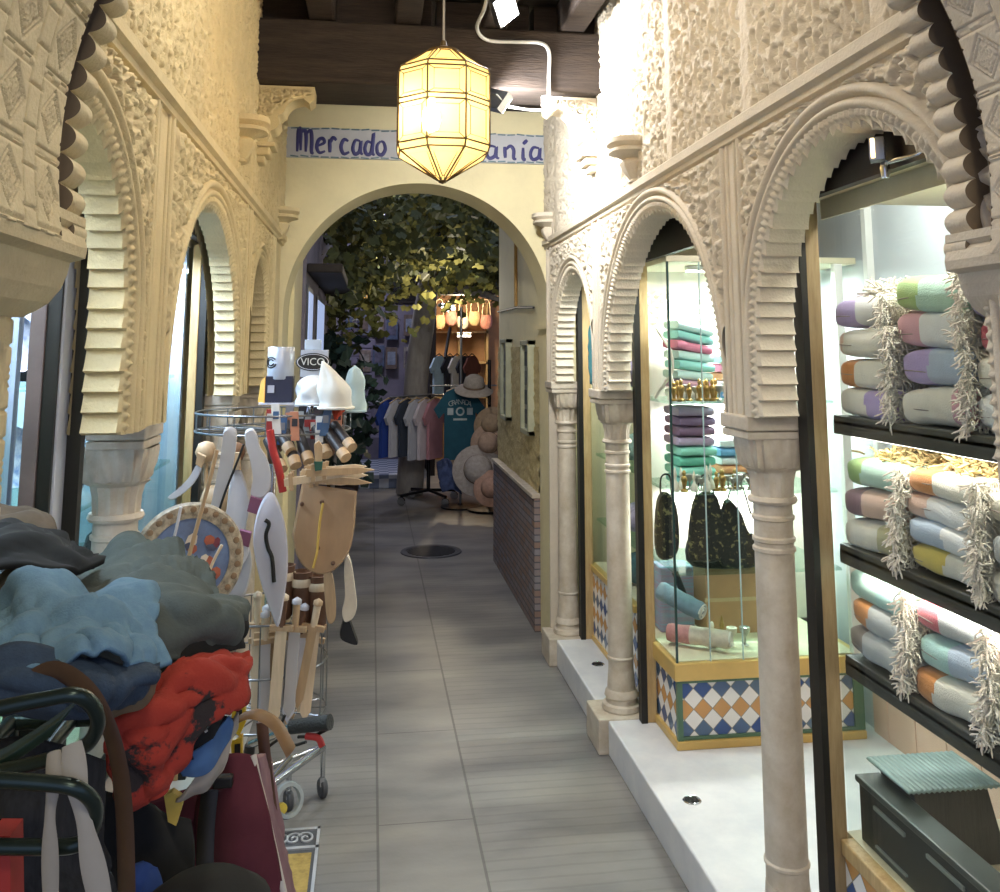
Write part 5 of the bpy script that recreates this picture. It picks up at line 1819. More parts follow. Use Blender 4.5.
for nm, zs, r in (('top_basket', (1.33, 1.39), .26), ('lower_basket', (.42, .58, .74), .2)):
    mb = MB()
    for z in zs: mb.tube(ring(z, r)[0], .0035, 6, closed=True)
    for k in range(16):
        a = 2 * PI * k / 16
        mb.tube([RC + Vector((r * math.cos(a), r * math.sin(a), zs[0])), RC + Vector((r * math.cos(a), r * math.sin(a), zs[-1]))], .0025, 5)
        mb.tube([RC + Vector((.01, 0, zs[0])), RC + Vector((r * math.cos(a), r * math.sin(a), zs[0]))], .0025, 5)
    mb.build(nm, STEEL, rk, smooth=60)
bs = MB()
feet = [at(322, 799, Z=0), at(288, 812, Z=0), RC + Vector((-.22, .05, 0)), RC + Vector((-.2, -.2, 0))]
for p in feet:
    bs.tube([RC + Vector((0, 0, .17)), p + Vector((0, 0, .175))], .013, 10)
    bs.tube([p + Vector((0, 0, .178)), p + Vector((0, 0, .07))], .009, 10)
bs.tube([feet[0] + Vector((0, 0, .176)), feet[1] + Vector((-.06, -.02, .16))], .011, 10)
bs.build('base', CHROME, rk, smooth=60)
for p in feet:
    c_ = MB().lathe([(.008, -.01), (.028, -.012), (.034, -.006), (.034, .006), (.028, .012), (.008, .01)], p + Vector((0, .01, .034)), 18, ax=(1, .4, 0)).build('caster', mat('grey rubber', '4d4f52', .6), rk, smooth=40)
    MB().obox(p + Vector((0, .004, .06)), (.008, 0, 0), (0, .014, 0), (0, 0, .016)).build('caster_fork', CHROME, c_)

PALEW = mat('silver grey painted wood', 'b9b6b6', .5, var=.06, scale=6)
SILV = mat('pale blade', 'cfcfd4', .4, var=.05)
NATW = mat('natural light wood', 'c0a27c', .6, var=.12, scale=7, stretch=(8, 8, 1))
NATW2 = mat('pale wood', 'd9c4a4', .6, var=.1, scale=7, stretch=(8, 8, 1))
REDP = mat('red wrap', 'b5302c', .6, var=.1)
PURP = mat('purple wrap', '7d4a62', .7, var=.1)
BROWNL = mat('brown leather', '6a4a35', .55, var=.15)
YB = 2.9


def flat_tube(name, pts, r, m, parent=None, Y=YB, n=5):
    o = MB().tube(curve3([at(a, b, Y=Y) for a, b in pts], n), r, 8).build(name, m, parent, smooth=60)
    return o


def sword(label, blade, grip, tip=None, Y=YB, gm=None, bm=None, edge=None, group=None):
    t = empty('toy_sword', at(*blade[0], Y=Y), label, 'toy sword', group)
    cutout('blade', blade, Y, .012, bm or PALEW, t)
    cutout('grip', grip, Y - .002, .026, gm or PURP, t, n=1)
    if tip: cutout('pommel_blade', tip, Y, .014, bm or SILV, t)
    if edge: flat_tube('edge_cord', edge, .0035, BLACK, t, Y - .012)
    return t


sword('long grey toy sword with a red wrapped grip hanging nearest the glass case', [(224, 430), (231, 427), (237, 432), (235, 455), (230, 480), (222, 505), (217, 520), (209, 518), (213, 495), (219, 465), (222, 445)],
      [(207, 517), (217, 520), (212, 543), (202, 540)], [(203, 540), (212, 543), (206, 560), (200, 562), (197, 556)], 2.80, REDP, edge=[(244, 444), (236, 465), (226, 490), (216, 520), (203, 560)])
sword('broad grey scimitar with a purple wrapped grip hanging from the basket', [(245, 432), (252, 428), (257, 434), (260, 446), (267, 458), (271, 474), (270, 490), (262, 499), (251, 496), (253, 478), (250, 460), (246, 446)],
      [(251, 495), (263, 499), (259, 515), (247, 511)], None, 2.92, PURP)
sword('white curved sword blade pointing up with a purple grip, below the scimitar', [(239, 543), (249, 547), (247, 558), (238, 569), (226, 577), (217, 580), (222, 573), (231, 562), (236, 552)],
      [(240, 529), (252, 532), (249, 547), (238, 543)], None, 2.86, PURP, SILV)
sword('small white curved blade at the edge of the glass case behind the round shield', [(198, 463), (202, 468), (195, 482), (184, 493), (172, 500), (168, 497), (180, 487), (190, 476)],
      [(198, 452), (206, 456), (202, 468), (196, 464)], None, 2.88, NATW, SILV)
sword('pale broad axe-shaped blade hanging behind the two purple grips', [(232, 470), (240, 468), (250, 500), (246, 530), (252, 560), (247, 590), (236, 605), (226, 598), (228, 560), (226, 520)],
      [(232, 452), (240, 452), (241, 470), (231, 470)], None, 3.0, NATW)

# kite shield
t = empty('toy_shield', at(270, 560, Y=2.88), 'pale leaf-shaped toy shield with a black handle on its back', 'toy shield')
cutout('board', [(270, 492), (279, 503), (286, 530), (288, 565), (284, 600), (278, 627), (270, 610), (260, 580), (254, 550), (254, 528), (260, 505)], 2.88, .012, mat('bluish white painted wood', 'c2c2cc', .5, var=.05, scale=5), t)
flat_tube('handle', [(265, 520), (269, 524), (266, 535), (268, 548), (272, 558), (274, 582)], .006, BLACK, t, 2.865)
# round-bottomed wooden shield with a yellow cord
t = empty('toy_shield', at(325, 530, Y=2.92), 'plain brown wooden toy shield with a rounded bottom and a yellow cord', 'toy shield')
TANW = mat('tan plywood', 'a98a68', .6, var=.1, scale=6, stretch=(3, 3, 1))
sh_pts = [(302, 483), (330, 486), (357, 491), (355, 520), (350, 548), (340, 566), (325, 574), (308, 570), (297, 556), (292, 535), (295, 508)]
def shl(a, b): return 2.92
P_ = [(302, 483), (357, 491), (355, 525)] + [tuple(p) for p in crom([(355, 525), (350, 549), (339, 566), (324, 574), (308, 570), (297, 556), (292, 535)], 5)][1:]
cutout('board', P_, 2.92, .014, TANW, t, n=1)
flat_tube('cord', [(323, 503), (320, 520), (318, 540), (317, 552), (313, 568)], .004, mat('yellow cord', 'd8b45a', .8), t, 2.905)
for a, b in ((302, 504), (333, 563), (322, 502), (318, 548)):
    MB().lathe([(.004, 0), (.007, .002), (.006, .006), (.001, .008)], at(a, b, Y=2.913), 10, ax=(0, -1, 0)).build('rivet', BROWNL, t)
# round painted shield
RS = at(188, 560, Y=2.62)
t = empty('toy_shield', RS, 'round painted toy shield with a patterned rim and a blue field', 'toy shield')
ax = Vector((.45, -1, .1)).normalized()
MB().lathe([(.001, .012), (.105, .008), (.108, .010), (.112, .0), (.001, -.004)], RS, 48, ax=ax).build('painted_field', mat('blue painted field', '6f86ac', .5, var=.2, scale=14, c2='56627f'), t, smooth=30)
MB().lathe([(.108, .014), (.122, .016), (.142, .014), (.15, .004), (.148, -.006), (.108, -.004)], RS, 48, ax=ax, ring=True).build('rim', mat('buff patterned rim', 'b9ab92', .6, var=.35, scale=60), t, smooth=40)
q0 = Vector((0, 0, 1)).rotation_difference(ax)
rnd = random.Random(5)
for k in range(26):
    a = 2 * PI * k / 26
    MB().lathe([(.001, .004), (.008, .003), (.009, 0)], RS + q0 @ Vector((.131 * math.cos(a), .131 * math.sin(a), .015)), 8, ax=ax).build('rim_boss', mat('brown rim boss', '8a6f52', .6), t)
fm = MB()
for k in range(26):
    x, y = rnd.gauss(.01, .035), rnd.gauss(.0, .04)
    fm.slot(k % 4)
    fm.lathe([(.001, .003), (rnd.uniform(.006, .016), .002), (rnd.uniform(.006, .016), 0)], RS + q0 @ Vector((x, y, .012)), 7, ax=ax, squash=(1, rnd.uniform(.6, 1.6)))
fm.build('painted_figures', [mat('paint maroon', '7a3440', .5), mat('paint cream', 'd8cbb8', .5), mat('paint rust', 'a85a40', .5), mat('paint slate', '4a5068', .5)], t)
# thin sticks and bow
for pts, r, m, lb in (([(217, 450), (207, 490), (196, 530), (189, 556)], .0055, NATW, 'thin wooden bow stave crossing the round shield'),
                      ([(181, 507), (176, 530), (170, 552)], .004, SILV, 'thin pale stick leaning across the rim of the round shield'),
                      ([(222, 545), (214, 560), (206, 580)], .004, NATW2, 'short pale stick below the red wrapped grip')):
    o = flat_tube('bow_stave', pts, r, m, None, 2.55)
    tag(o, lb, 'stick')
# brown mass behind the swords: wooden heads on the rack
for (a, b, c_, d_, m, lb) in ((206, 452, 10, 14, NATW, 'wooden axe head hanging behind the sword tips'), (236, 452, 9, 10, mat('brown wood', '8a6446', .6), 'brown wooden mace head beside the scimitar'), (215, 500, 14, 12, NATW, 'wooden club head behind the long grey sword')):
    p = at(a, b, Y=3.05)
    r = c_ * 3.05 / 900
    t = empty('toy_mace', p, lb, 'toy mace')
    MB().lathe([(.006, -r), (r * .7, -r * .8), (r, 0), (r * .7, r * .8), (.006, r)], p, 16).build('head', m, t, smooth=60)
    MB().tube([p + Vector((0, 0, -r)), p + Vector((.01, .03, -.25))], .007, 8).build('handle', m, t, smooth=60)

# bundle of wooden daggers lying across
rnd = random.Random(17)
for k in range(12):
    x0 = 283 + rnd.uniform(0, 45); y0 = 487 - rnd.uniform(0, 10) - (x0 - 283) * .25
    x1 = 350 + rnd.uniform(0, 26); y1 = 464 + rnd.uniform(0, 20)
    Y = 2.82 + .012 * k
    a, b = at(x0, y0, Y=Y), at(x1, y1, Y=Y + .03)
    t = empty('toy_dagger', a, 'pale wooden toy dagger in the bundle across the brown shield', 'toy dagger', 'wooden daggers bundled on the rack')
    d = (b - a).normalized(); u = Vector((0, 1, 0)); w = d.cross(u)
    mb = MB()
    L_ = (b - a).length
    mb.prism([a + w * .011 - u * .004, a + d * L_ * .75 + w * .010 - u * .004, b - u * .004, a + d * L_ * .75 - w * .010 - u * .004, a - w * .011 - u * .004], u * .008)
    mb.build('blade', NATW2 if k % 3 else NATW, t)
    MB().obox(a + d * .02, d * .006, w * .026, u * .007).build('guard', NATW, t)
t = empty('toy_dagger', at(318, 462, Y=2.8), 'upright wooden dagger with a green wrapped grip above the brown shield', 'toy dagger')
cutout('blade', [(314, 444), (319, 440), (323, 446), (322, 462), (315, 462)], 2.8, .016, NATW, t, n=1)
cutout('grip', [(314, 461), (323, 461), (322, 470), (315, 471)], 2.798, .022, mat('green wrap', '2f5f4f', .7), t, n=1)

# crossbows and quivers with wooden ends in the top basket
rnd = random.Random(8)
for k, (a, b, c_, d_) in enumerate(((282, 470, 268, 440), (296, 466, 285, 432), (309, 462, 298, 430), (327, 455, 316, 428), (346, 458, 328, 432), (352, 448, 334, 425), (291, 452, 276, 428))):
    Y = 3.02 + .02 * (k % 4)
    p, q = at(a, b, Y=Y - .04), at(c_, d_, Y=Y + .05)
    t = empty('toy_pistol', p, 'dark barrelled wooden toy gun with a pale end stuck in the top basket', 'toy gun', 'toy guns in the top basket')
    d = (p - q).normalized()
    MB().tube([q, p - d * .03], .017, 12).build('barrel', mat('dark walnut', '2a2320', .5), t, smooth=60)
    MB().tube([p - d * .032, p], [.02, .019], 12).build('wooden_end', NATW, t, smooth=40)
    MB().tube([q + d * .02, q + d * .01 + Vector((.01, 0, -.05)), q - d * .02 + Vector((.02, 0, -.08))], [.011, .013, .012], 8).build('stock', BROWNL, t, smooth=60)
o = flat_tube('sheath', [(270, 430), (273, 450), (279, 470), (283, 492)], .012, REDP, None, 2.95)
tag(o, 'red dagger sheath hanging beside the scimitar', 'sheath')
rnd = random.Random(3)
cc = ['b5403a', 'd8d2c8', '3f5f86', '7c7c80', 'c98a6a', '2e2c30', 'a7b4bd']
for k in range(12):
    a = 270 + k * 6.2
    p = at(a, 424 + rnd.uniform(-6, 6), Y=3.08 + rnd.uniform(-.08, .08))
    t = empty('toy_packet', p, 'small packaged toy standing in the crowded top basket', 'toy packet', 'packaged toys in the top basket')
    h_ = rnd.uniform(.03, .05)
    MB().obox(p, (.013, rnd.uniform(-.006, .006), 0), (0, .009, 0), (rnd.uniform(-.008, .008), 0, h_)).build('pack', mat('pack ' + cc[k % 7], cc[k % 7], .3, var=.25, scale=40), t)
    MB().obox(p + Vector((0, -.0105, .012)), (.009, 0, 0), (0, .001, 0), (0, 0, .012)).build('pack_label', mat('pack ' + cc[(k + 1) % 7], cc[(k + 1) % 7], .4), t)

# signs and paper caps on top of the rack
GREYS = mat('brushed grey sign', 'b8bcc4', .35, .3, var=.05)
p = at(281, 363, Y=3.2)
t = empty('sign_drum', p, 'short silver drum sign with a black swirl on top of the navy box', 'sign', None)
MB().lathe([(.001, -.055), (.043, -.055), (.045, -.052), (.045, .052), (.043, .055), (.001, .055)], p, 28).build('drum', GREYS, t, smooth=40)
for rr, o_ in ((.022, 0), (.013, .001)):
    MB().tube([p + Vector((.0458 * math.sin(b_ / .045 - .75), -.0458 * math.cos(b_ / .045 - .75), c_)) for b_, c_ in [(rr * math.cos(x), rr * .8 * math.sin(x) + .002) for x in np.linspace(0.6, 6.0, 22)]], .0025, 6).build('swirl', BLACK, t, smooth=60)
t = empty('navy_box', at(279, 389, Y=3.2), 'navy blue box with an orange and yellow side standing on the rack', 'box')
a_, b_ = at(267, 376, Y=3.2), at(293, 402, Y=3.2)
MB().box(a_.x, b_.x, 3.16, 3.24, b_.z, a_.z, .002).build('box_body', mat('navy card', '23253a', .5), t)
MB().prism([(a_.x - .001, 3.158, b_.z), (a_.x - .03, 3.22, b_.z), (a_.x - .022, 3.22, a_.z - .02), (a_.x - .001, 3.158, a_.z)], (.002, .004, 0)).build('side_flap', mat('orange card', 'd08a3a', .5, c2='c7a338', scale=9), t)
MB().box(a_.x + .008, a_.x + .03, 3.156, 3.16, a_.z - .055, a_.z - .03).build('label', mat('pale sticker', 'b4b4bc', .5), t)
MB().box(a_.x - .02, b_.x + .006, 3.15, 3.25, b_.z - .006, b_.z).build('tray', mat('pale tray', 'c9c9d2', .4), t)
a_, b_ = at(301, 350, Y=3.15), at(328, 377, Y=3.15)
t = empty('brand_sign', (a_.x, 3.15, b_.z), 'grey sign plate bearing a black oval with pale capital letters', 'sign')
MB().box(a_.x, b_.x, 3.15, 3.158, b_.z, a_.z, .002).build('plate', GREYS, t)
c_ = at(313, 362, Y=3.148)
MB().lathe([(.001, .004), (.056, .004), (.058, .002), (.058, 0)], c_, 40, ax=(0, -1, 0), squash=(1, .52)).build('oval', BLACK, t)
MB().lathe([(.050, .0055), (.053, .0055), (.053, .004), (.050, .004)], c_, 40, ax=(0, -1, 0), squash=(1, .5), ring=True).build('oval_line', SILV, t)
text_mesh('VICO', .034, 'sign_letters', mat('sign letters', 'd8d6cc', .4), t, c_ + Vector((0, -.006, 0)), RX, .0012)
MB().tube([(c_.x, 3.165, b_.z - .12), (c_.x, 3.165, a_.z + .03)], .005, 8).build('sign_post', CHROME, t)
MB().box(c_.x - .03, c_.x + .025, 3.16, 3.17, a_.z, a_.z + .035, .002).build('clip', mat('pale blue clip', 'c3d0de', .4), t)


def paper_cap(pts_rows, label, c, seed):
    o = patch('paper_cap', pts_rows, mat('cap ' + c, c, .8, var=.03), fold=.006, fscale=14, thick=.004, seed=seed, fine=.002)
    tag(o, label, 'cap', 'caps on top of the rack')


def cap3(cx_, top, bot, w, Y, c, label, seed, lean=0):
    """a soft pointed cap"""
    mb = MB()
    rows = []
    hgt = at(cx_, top, Y=Y).z - at(cx_, bot, Y=Y).z
    base = at(cx_, bot, Y=Y)
    r0 = w / 2 * Y / 900
    for i in range(14):
        u = i / 13
        r = r0 * (math.sqrt(max(.0004, 1 - u ** 2.6)) if lean == 0 else 1 - .1 * u - .87 * max(0, u - .25) ** 1.5 / .75 ** 1.5)
        row = []
        for j in range(29):
            a = 2 * PI * j / 28
            k = 1 + .26 * noise.noise(Vector((math.cos(a) * 1.6, math.sin(a) * 1.6 + seed, u * 3.5))) - .1 * abs(noise.noise(Vector((math.cos(a) * 4, math.sin(a) * 4, u * 5 + seed))))
            row.append((base.x + r * k * math.cos(a) + lean * u * u * Y / 900, Y + r * .8 * k * math.sin(a), base.z + hgt * u))
        rows.append(row)
    mb.grid(np.array(rows))
    t = empty('cloth_hat', base, label, 'hat', 'pale hats on top of the rack')
    mb.build('crown_cloth', mat('cap ' + c, c, .85, var=.04, scale=20), t, smooth=180, solid=.003)
    bm_ = MB(); bm_.tube([(base.x + r0 * 1.01 * math.cos(a), Y + r0 * .82 * math.sin(a), base.z + .004) for a in np.linspace(0, 2 * PI, 28, endpoint=False)], .005, 6, closed=True)
    bm_.build('hem', mat('cap ' + c, c, .85), t, smooth=60)


cap3(314, 374, 405, 34, 3.16, 'd9dad9', 'white cloth hat under the oval sign', 2)
cap3(336, 361, 409, 33, 3.05, 'd9d6cb', 'tall cream cloth hat beside the oval sign', 5, -14)
cap3(354, 366, 412, 22, 3.2, 'a9bdbd', 'pale blue green hat at the outer edge of the rack', 9)
o = patch('pennant', [[(331, 407, 3.08), (340, 406, 3.06), (348, 405, 3.08)], [(333, 413, 3.07), (339, 412, 3.05), (345, 411, 3.07)], [(334, 420, 3.07), (337, 419, 3.05), (339, 417, 3.07)]], mat('orange red cloth', 'cc4a2c', .8), fold=.003, thick=.004)
tag(o, 'small orange red pennant under the cream hat', 'pennant')

# wooden swords standing in the lower basket
rnd = random.Random(41)
for k in range(22):
    x0 = 256 + rnd.uniform(0, 74); y0 = 592 + rnd.uniform(0, 25)
    x1 = 256 + (x0 - 256) * .75 + rnd.uniform(-5, 5); y1 = 695 + rnd.uniform(0, 22)
    Y = 3.02 + .017 * k
    a, b = at(x0, y0, Y=Y), at(x1, y1, Y=Y)
    d = (a - b).normalized(); u = Vector((rnd.uniform(-.3, .3), 1, 0)).normalized(); w = d.cross(u).normalized()
    m = (NATW2, PALEW, NATW, SILV)[k % 4]
    t = empty('toy_sword', b, 'wooden toy sword standing among many in the lower basket', 'toy sword', 'wooden swords in the lower basket')
    L_ = (a - b).length
    hw = rnd.uniform(.012, .02)
    MB().prism([b - w * hw - u * .005, b + d * L_ * .72 - w * hw - u * .005, b + d * L_ * .72 + w * hw - u * .005, b + w * hw - u * .005, b - d * .03 - u * .005], u * .01).build('blade', m, t)
    MB().obox(b + d * L_ * .74, d * .008, w * .036, u * .009).build('guard', NATW, t)
    MB().tube([b + d * L_ * .75, a], [.011, .012], 10).build('grip', (BROWNL, NATW, NATW2)[k % 3], t, smooth=60)
    MB().lathe([(.002, -.012), (.015, -.006), (.015, .006), (.002, .014)], a, 10, ax=d).build('pommel', m, t, smooth=60)
# cream club, and wooden paddles under the brown shield
t = empty('toy_club', at(348, 590, Y=2.98), 'cream coloured toy club hanging below the brown shield', 'toy club')
cutout('club_body', [(346, 553), (351, 560), (355, 585), (357, 606), (353, 618), (345, 622), (342, 612), (345, 595), (344, 570)], 2.98, .03, mat('cream club', 'd6cbb8', .6), t)
cutout('handle_tip', [(340, 545), (346, 545), (348, 556), (343, 560)], 2.98, .02, BROWNL, t, n=1)
t = empty('toy_club', at(330, 600, Y=3.0), 'tan wooden paddle beside the cream club', 'toy club')
cutout('club_body', [(324, 570), (332, 572), (336, 600), (335, 620), (328, 622), (325, 600)], 3.0, .02, NATW, t)
cutout('handle_tip', [(324, 556), (331, 556), (332, 573), (325, 572)], 3.0, .018, BROWNL, t, n=1)
o = cutout('boot', [(342, 622), (347, 612), (351, 622), (356, 636), (358, 643), (350, 642), (340, 636)], 3.1, .05, BLACK)
tag(o, 'black pointed scabbard end below the cream club', 'scabbard')
for k, (a, b) in enumerate(((272, 580), (290, 586), (306, 590))):
    p = at(a + 12, b + 6, Y=3.1)
    t = empty('leather_quiver', p, 'brown leather quiver with pale bands in the rack, ' + ['nearest the kite shield', 'between two others', 'under the brown shield'][k], 'quiver', 'quivers on the rack')
    MB().lathe([(.02, -.1), (.028, -.09), (.034, .06), (.036, .065), (.03, .066), (.026, -.05)], p, 16).build('tube_body', BROWNL, t, smooth=50)
    MB().lathe([(.0345, .02), (.037, .025), (.037, .04), (.0345, .045)], p, 16).build('band', NATW2, t, smooth=50)

# ------------------------------------------------------------------ heap of clothes
DENIM = mat('washed blue denim', '65879a', .9, var=.12, scale=60, bump=.2, bscale=400, c2='587990')
DENIMD = mat('dark blue denim', '2f4256', .9, var=.15, scale=60, bump=.2, bscale=400)
GREYJ = mat('dark grey green cloth', '4f5854', .9, var=.1, scale=40, bump=.2, bscale=300)
BLKC = mat('black cloth', '1a1c1b', .95, var=.15, scale=30)
BRNC = mat('dull brown cloth', '594c3c', .95, var=.15, scale=30)
REDB = mat('red and black patterned cloth', '9a3122', .9, scale=12, c2='2b2422', bump=.15, bscale=300)
REDB.node_tree.nodes['Color Ramp'].color_ramp.elements[0].position = .41
REDB.node_tree.nodes['Color Ramp'].color_ramp.elements[1].position = .45
MARO = mat('maroon canvas', '5d2530', .9, var=.1, scale=20)
CREMC = mat('cream canvas', 'cfc9bc', .9, var=.06)
# table frame under the heap
tb = empty('clothes_stand', (-.36, 1.15, 0), 'dark green metal stand with looped ends that carries the heap of clothes', 'stand')
top_ = MB()
for x in (-.55, -.46, -.36): top_.tube([(x, .95, 1.02), (x, 1.6, 1.02)], .012, 8)
for y in (.95, 1.36, 1.6): top_.tube([(-.55, y, 1.02), (-.36, y, 1.02)], .012, 8)
top_.build('top_rails', DARKM, tb, smooth=60)
for x in (-.55, -.36):
    for y in (1.36, 1.6):
        MB().tube([(x, y, 0), (x, y, 1.02)], .012, 8).build('leg', DARKM, tb, smooth=60)
lp = MB()
lp.tube(curve3([at(-40, 718, Y=.86), at(0, 708, Y=.86), at(45, 699, Y=.86), at(75, 695, Y=.86), at(92, 705, Y=.87), at(98, 722, Y=.88), at(91, 740, Y=.89), at(76, 750, Y=.90), at(40, 762, Y=.91), at(-30, 778, Y=.92)], 6), .0065, 10)
lp.build('upper_loop', DARKM, tb, smooth=60)
lp = MB()
lp.tube(curve3([at(-40, 778, Y=.86), at(0, 780, Y=.86), at(45, 783, Y=.86), at(76, 788, Y=.86), at(93, 802, Y=.87), at(95, 820, Y=.88), at(86, 838, Y=.89), at(70, 846, Y=.89), at(30, 847, Y=.89), at(-40, 846, Y=.89)], 6), .0065, 10)
lp.build('lower_loop', DARKM, tb, smooth=60)


def cloth(label, cat, name, rows, m, **kw):
    o = patch(name, rows, m, **kw)
    return tag(o, label, cat)


gj = cloth('dark grey green jacket heaped at the back of the clothes pile', 'jacket', 'jacket',
      [[(40, 585, 1.72), (80, 572, 1.72), (112, 548, 1.72), (140, 541, 1.7), (168, 546, 1.66), (196, 562, 1.6), (214, 580, 1.52)],
       [(35, 600, 1.5), (80, 588, 1.5), (115, 572, 1.52), (145, 568, 1.5), (175, 574, 1.48), (205, 588, 1.46), (225, 598, 1.45)],
       [(40, 620, 1.36), (80, 605, 1.36), (120, 595, 1.36), (155, 595, 1.36), (190, 602, 1.36), (225, 604, 1.4), (248, 603, 1.42)],
       [(60, 650, 1.28), (90, 640, 1.28), (130, 632, 1.28), (165, 628, 1.29), (198, 626, 1.3), (228, 622, 1.34), (246, 620, 1.4)],
       [(80, 680, 1.26), (110, 672, 1.26), (140, 668, 1.26), (168, 662, 1.27), (198, 656, 1.3), (225, 648, 1.34), (242, 640, 1.4)]], GREYJ, fold=.013, fscale=8, thick=.007, seed=1)
cloth('light blue denim shirt lying on top of the clothes pile', 'shirt', 'denim_shirt',
      [[(-40, 612, 1.3), (0, 598, 1.32), (25, 577, 1.32), (60, 585, 1.3), (95, 588, 1.3), (130, 580, 1.32), (150, 595, 1.3)],
       [(-40, 640, 1.14), (0, 622, 1.16), (30, 608, 1.16), (65, 612, 1.16), (100, 615, 1.16), (130, 612, 1.18), (154, 622, 1.2)],
       [(-40, 668, 1.05), (0, 650, 1.06), (35, 642, 1.06), (70, 645, 1.06), (100, 640, 1.07), (135, 638, 1.1), (160, 648, 1.14)],
       [(-40, 690, 1.02), (0, 670, 1.02), (35, 668, 1.02), (70, 668, 1.03), (105, 660, 1.04), (140, 660, 1.08), (164, 668, 1.12)]], DENIM, fold=.017, fscale=9, thick=.006, seed=4, n=12)
cloth('dark blue denim lying under the light blue shirt', 'jeans', 'jeans',
      [[(-40, 668, 1.04), (10, 650, 1.045), (60, 660, 1.05), (110, 662, 1.07), (160, 664, 1.1)],
       [(-40, 690, 1.01), (10, 678, 1.01), (60, 684, 1.01), (110, 684, 1.03), (158, 678, 1.08)],
       [(-40, 712, 1.02), (10, 702, 1.02), (60, 704, 1.02), (110, 702, 1.04), (150, 694, 1.09)],
       [(-40, 728, 1.05), (10, 718, 1.05), (60, 714, 1.05), (105, 712, 1.07), (135, 706, 1.1)]], DENIMD, fold=.008, thick=.006, seed=7)
cloth('black garment crumpled at the back of the clothes pile', 'garment', 'garment',
      [[(-30, 520, 1.55), (15, 519, 1.55), (45, 530, 1.54), (70, 542, 1.54), (92, 556, 1.52)],
       [(-30, 545, 1.42), (15, 538, 1.42), (45, 545, 1.42), (72, 556, 1.42), (96, 565, 1.44)],
       [(-30, 575, 1.34), (15, 562, 1.34), (45, 566, 1.34), (72, 572, 1.36), (98, 574, 1.4)]], BLKC, fold=.014, seed=9, thick=.007)
cloth('dull brown garment folded behind the black one', 'garment', 'garment',
      [[(-30, 505, 1.7), (10, 508, 1.68), (30, 504, 1.66), (48, 512, 1.64), (62, 535, 1.6)], [(-30, 520, 1.6), (10, 520, 1.6), (32, 520, 1.6), (52, 534, 1.58), (66, 548, 1.56)], [(-30, 545, 1.56), (10, 545, 1.56), (32, 548, 1.56), (56, 556, 1.55), (70, 560, 1.54)]], BRNC, fold=.01, seed=12, thick=.006)
cloth('brown cloth tucked beside the blue shirt at the end of the pile', 'garment', 'garment',
      [[(-30, 590, 1.42), (0, 572, 1.42), (22, 566, 1.42), (40, 575, 1.4)], [(-30, 600, 1.36), (0, 592, 1.36), (22, 584, 1.36), (36, 584, 1.36)], [(-30, 615, 1.34), (0, 606, 1.34), (20, 598, 1.34), (30, 592, 1.35)]], BRNC, fold=.008, seed=14)
cloth('black lining drooping below the grey green jacket', 'garment', 'garment',
      [[(150, 640, 1.30), (185, 632, 1.31), (220, 622, 1.36), (246, 616, 1.4)], [(155, 662, 1.27), (190, 650, 1.28), (222, 640, 1.33), (248, 634, 1.38)], [(160, 688, 1.26), (192, 668, 1.27), (224, 652, 1.32), (246, 648, 1.37)]], BLKC, fold=.01, seed=15)
cloth('red and black patterned garment hanging over the edge of the pile', 'garment', 'garment',
      [[(150, 690, 1.22), (168, 668, 1.24), (195, 656, 1.28), (225, 650, 1.32), (250, 652, 1.34)],
       [(112, 728, 1.16), (140, 700, 1.18), (175, 676, 1.2), (212, 664, 1.24), (253, 662, 1.28)],
       [(106, 738, 1.15), (130, 722, 1.15), (165, 706, 1.16), (205, 692, 1.2), (246, 684, 1.26)],
       [(108, 760, 1.16), (132, 752, 1.15), (160, 742, 1.15), (196, 716, 1.19), (242, 705, 1.25)],
       [(118, 790, 1.17), (138, 784, 1.16), (158, 776, 1.16), (176, 752, 1.18), (205, 728, 1.2)],
       [(132, 812, 1.18), (145, 808, 1.17), (160, 800, 1.17), (172, 790, 1.18), (180, 770, 1.2)]], REDB, fold=.013, fscale=9, thick=.007, seed=20)
cloth('brown leather flap sticking out under the dark blue denim', 'bag flap', 'leather_flap',
      [[(100, 712, 1.1), (118, 698, 1.1), (138, 686, 1.12), (160, 670, 1.14)], [(104, 718, 1.1), (122, 708, 1.1), (142, 698, 1.12), (160, 680, 1.14)], [(106, 722, 1.11), (124, 715, 1.11), (142, 708, 1.13), (156, 694, 1.15)]], mat('worn olive leather', '6d5f48', .6), fold=.004, seed=22)
t = empty('folded_shirt', at(205, 740, Y=1.28), 'black shirt with white print and a blue panel folded under the red garment', 'shirt')
patch('shirt_cloth', [[(176, 722, 1.26), (195, 712, 1.26), (215, 712, 1.27), (232, 718, 1.29)], [(174, 742, 1.25), (192, 734, 1.25), (210, 732, 1.26), (224, 734, 1.28)], [(176, 760, 1.25), (190, 758, 1.25), (204, 756, 1.26), (214, 752, 1.28)]], BLKC, t, fold=.006, seed=24)
patch('blue_panel', [[(176, 756, 1.245), (192, 752, 1.245), (210, 740, 1.255), (228, 716, 1.285)], [(178, 770, 1.245), (194, 768, 1.245), (212, 758, 1.255), (232, 722, 1.285)], [(182, 778, 1.25), (196, 778, 1.25), (212, 770, 1.26), (230, 738, 1.285)]], mat('mid blue cloth', '4a6f9c', .9), t, fold=.004, seed=25)
text_mesh('SI', .034, 'print_letter', CREMC, t, at(197, 728, Y=1.235), RX @ Matrix.Rotation(.5, 4, 'Z'), .001)
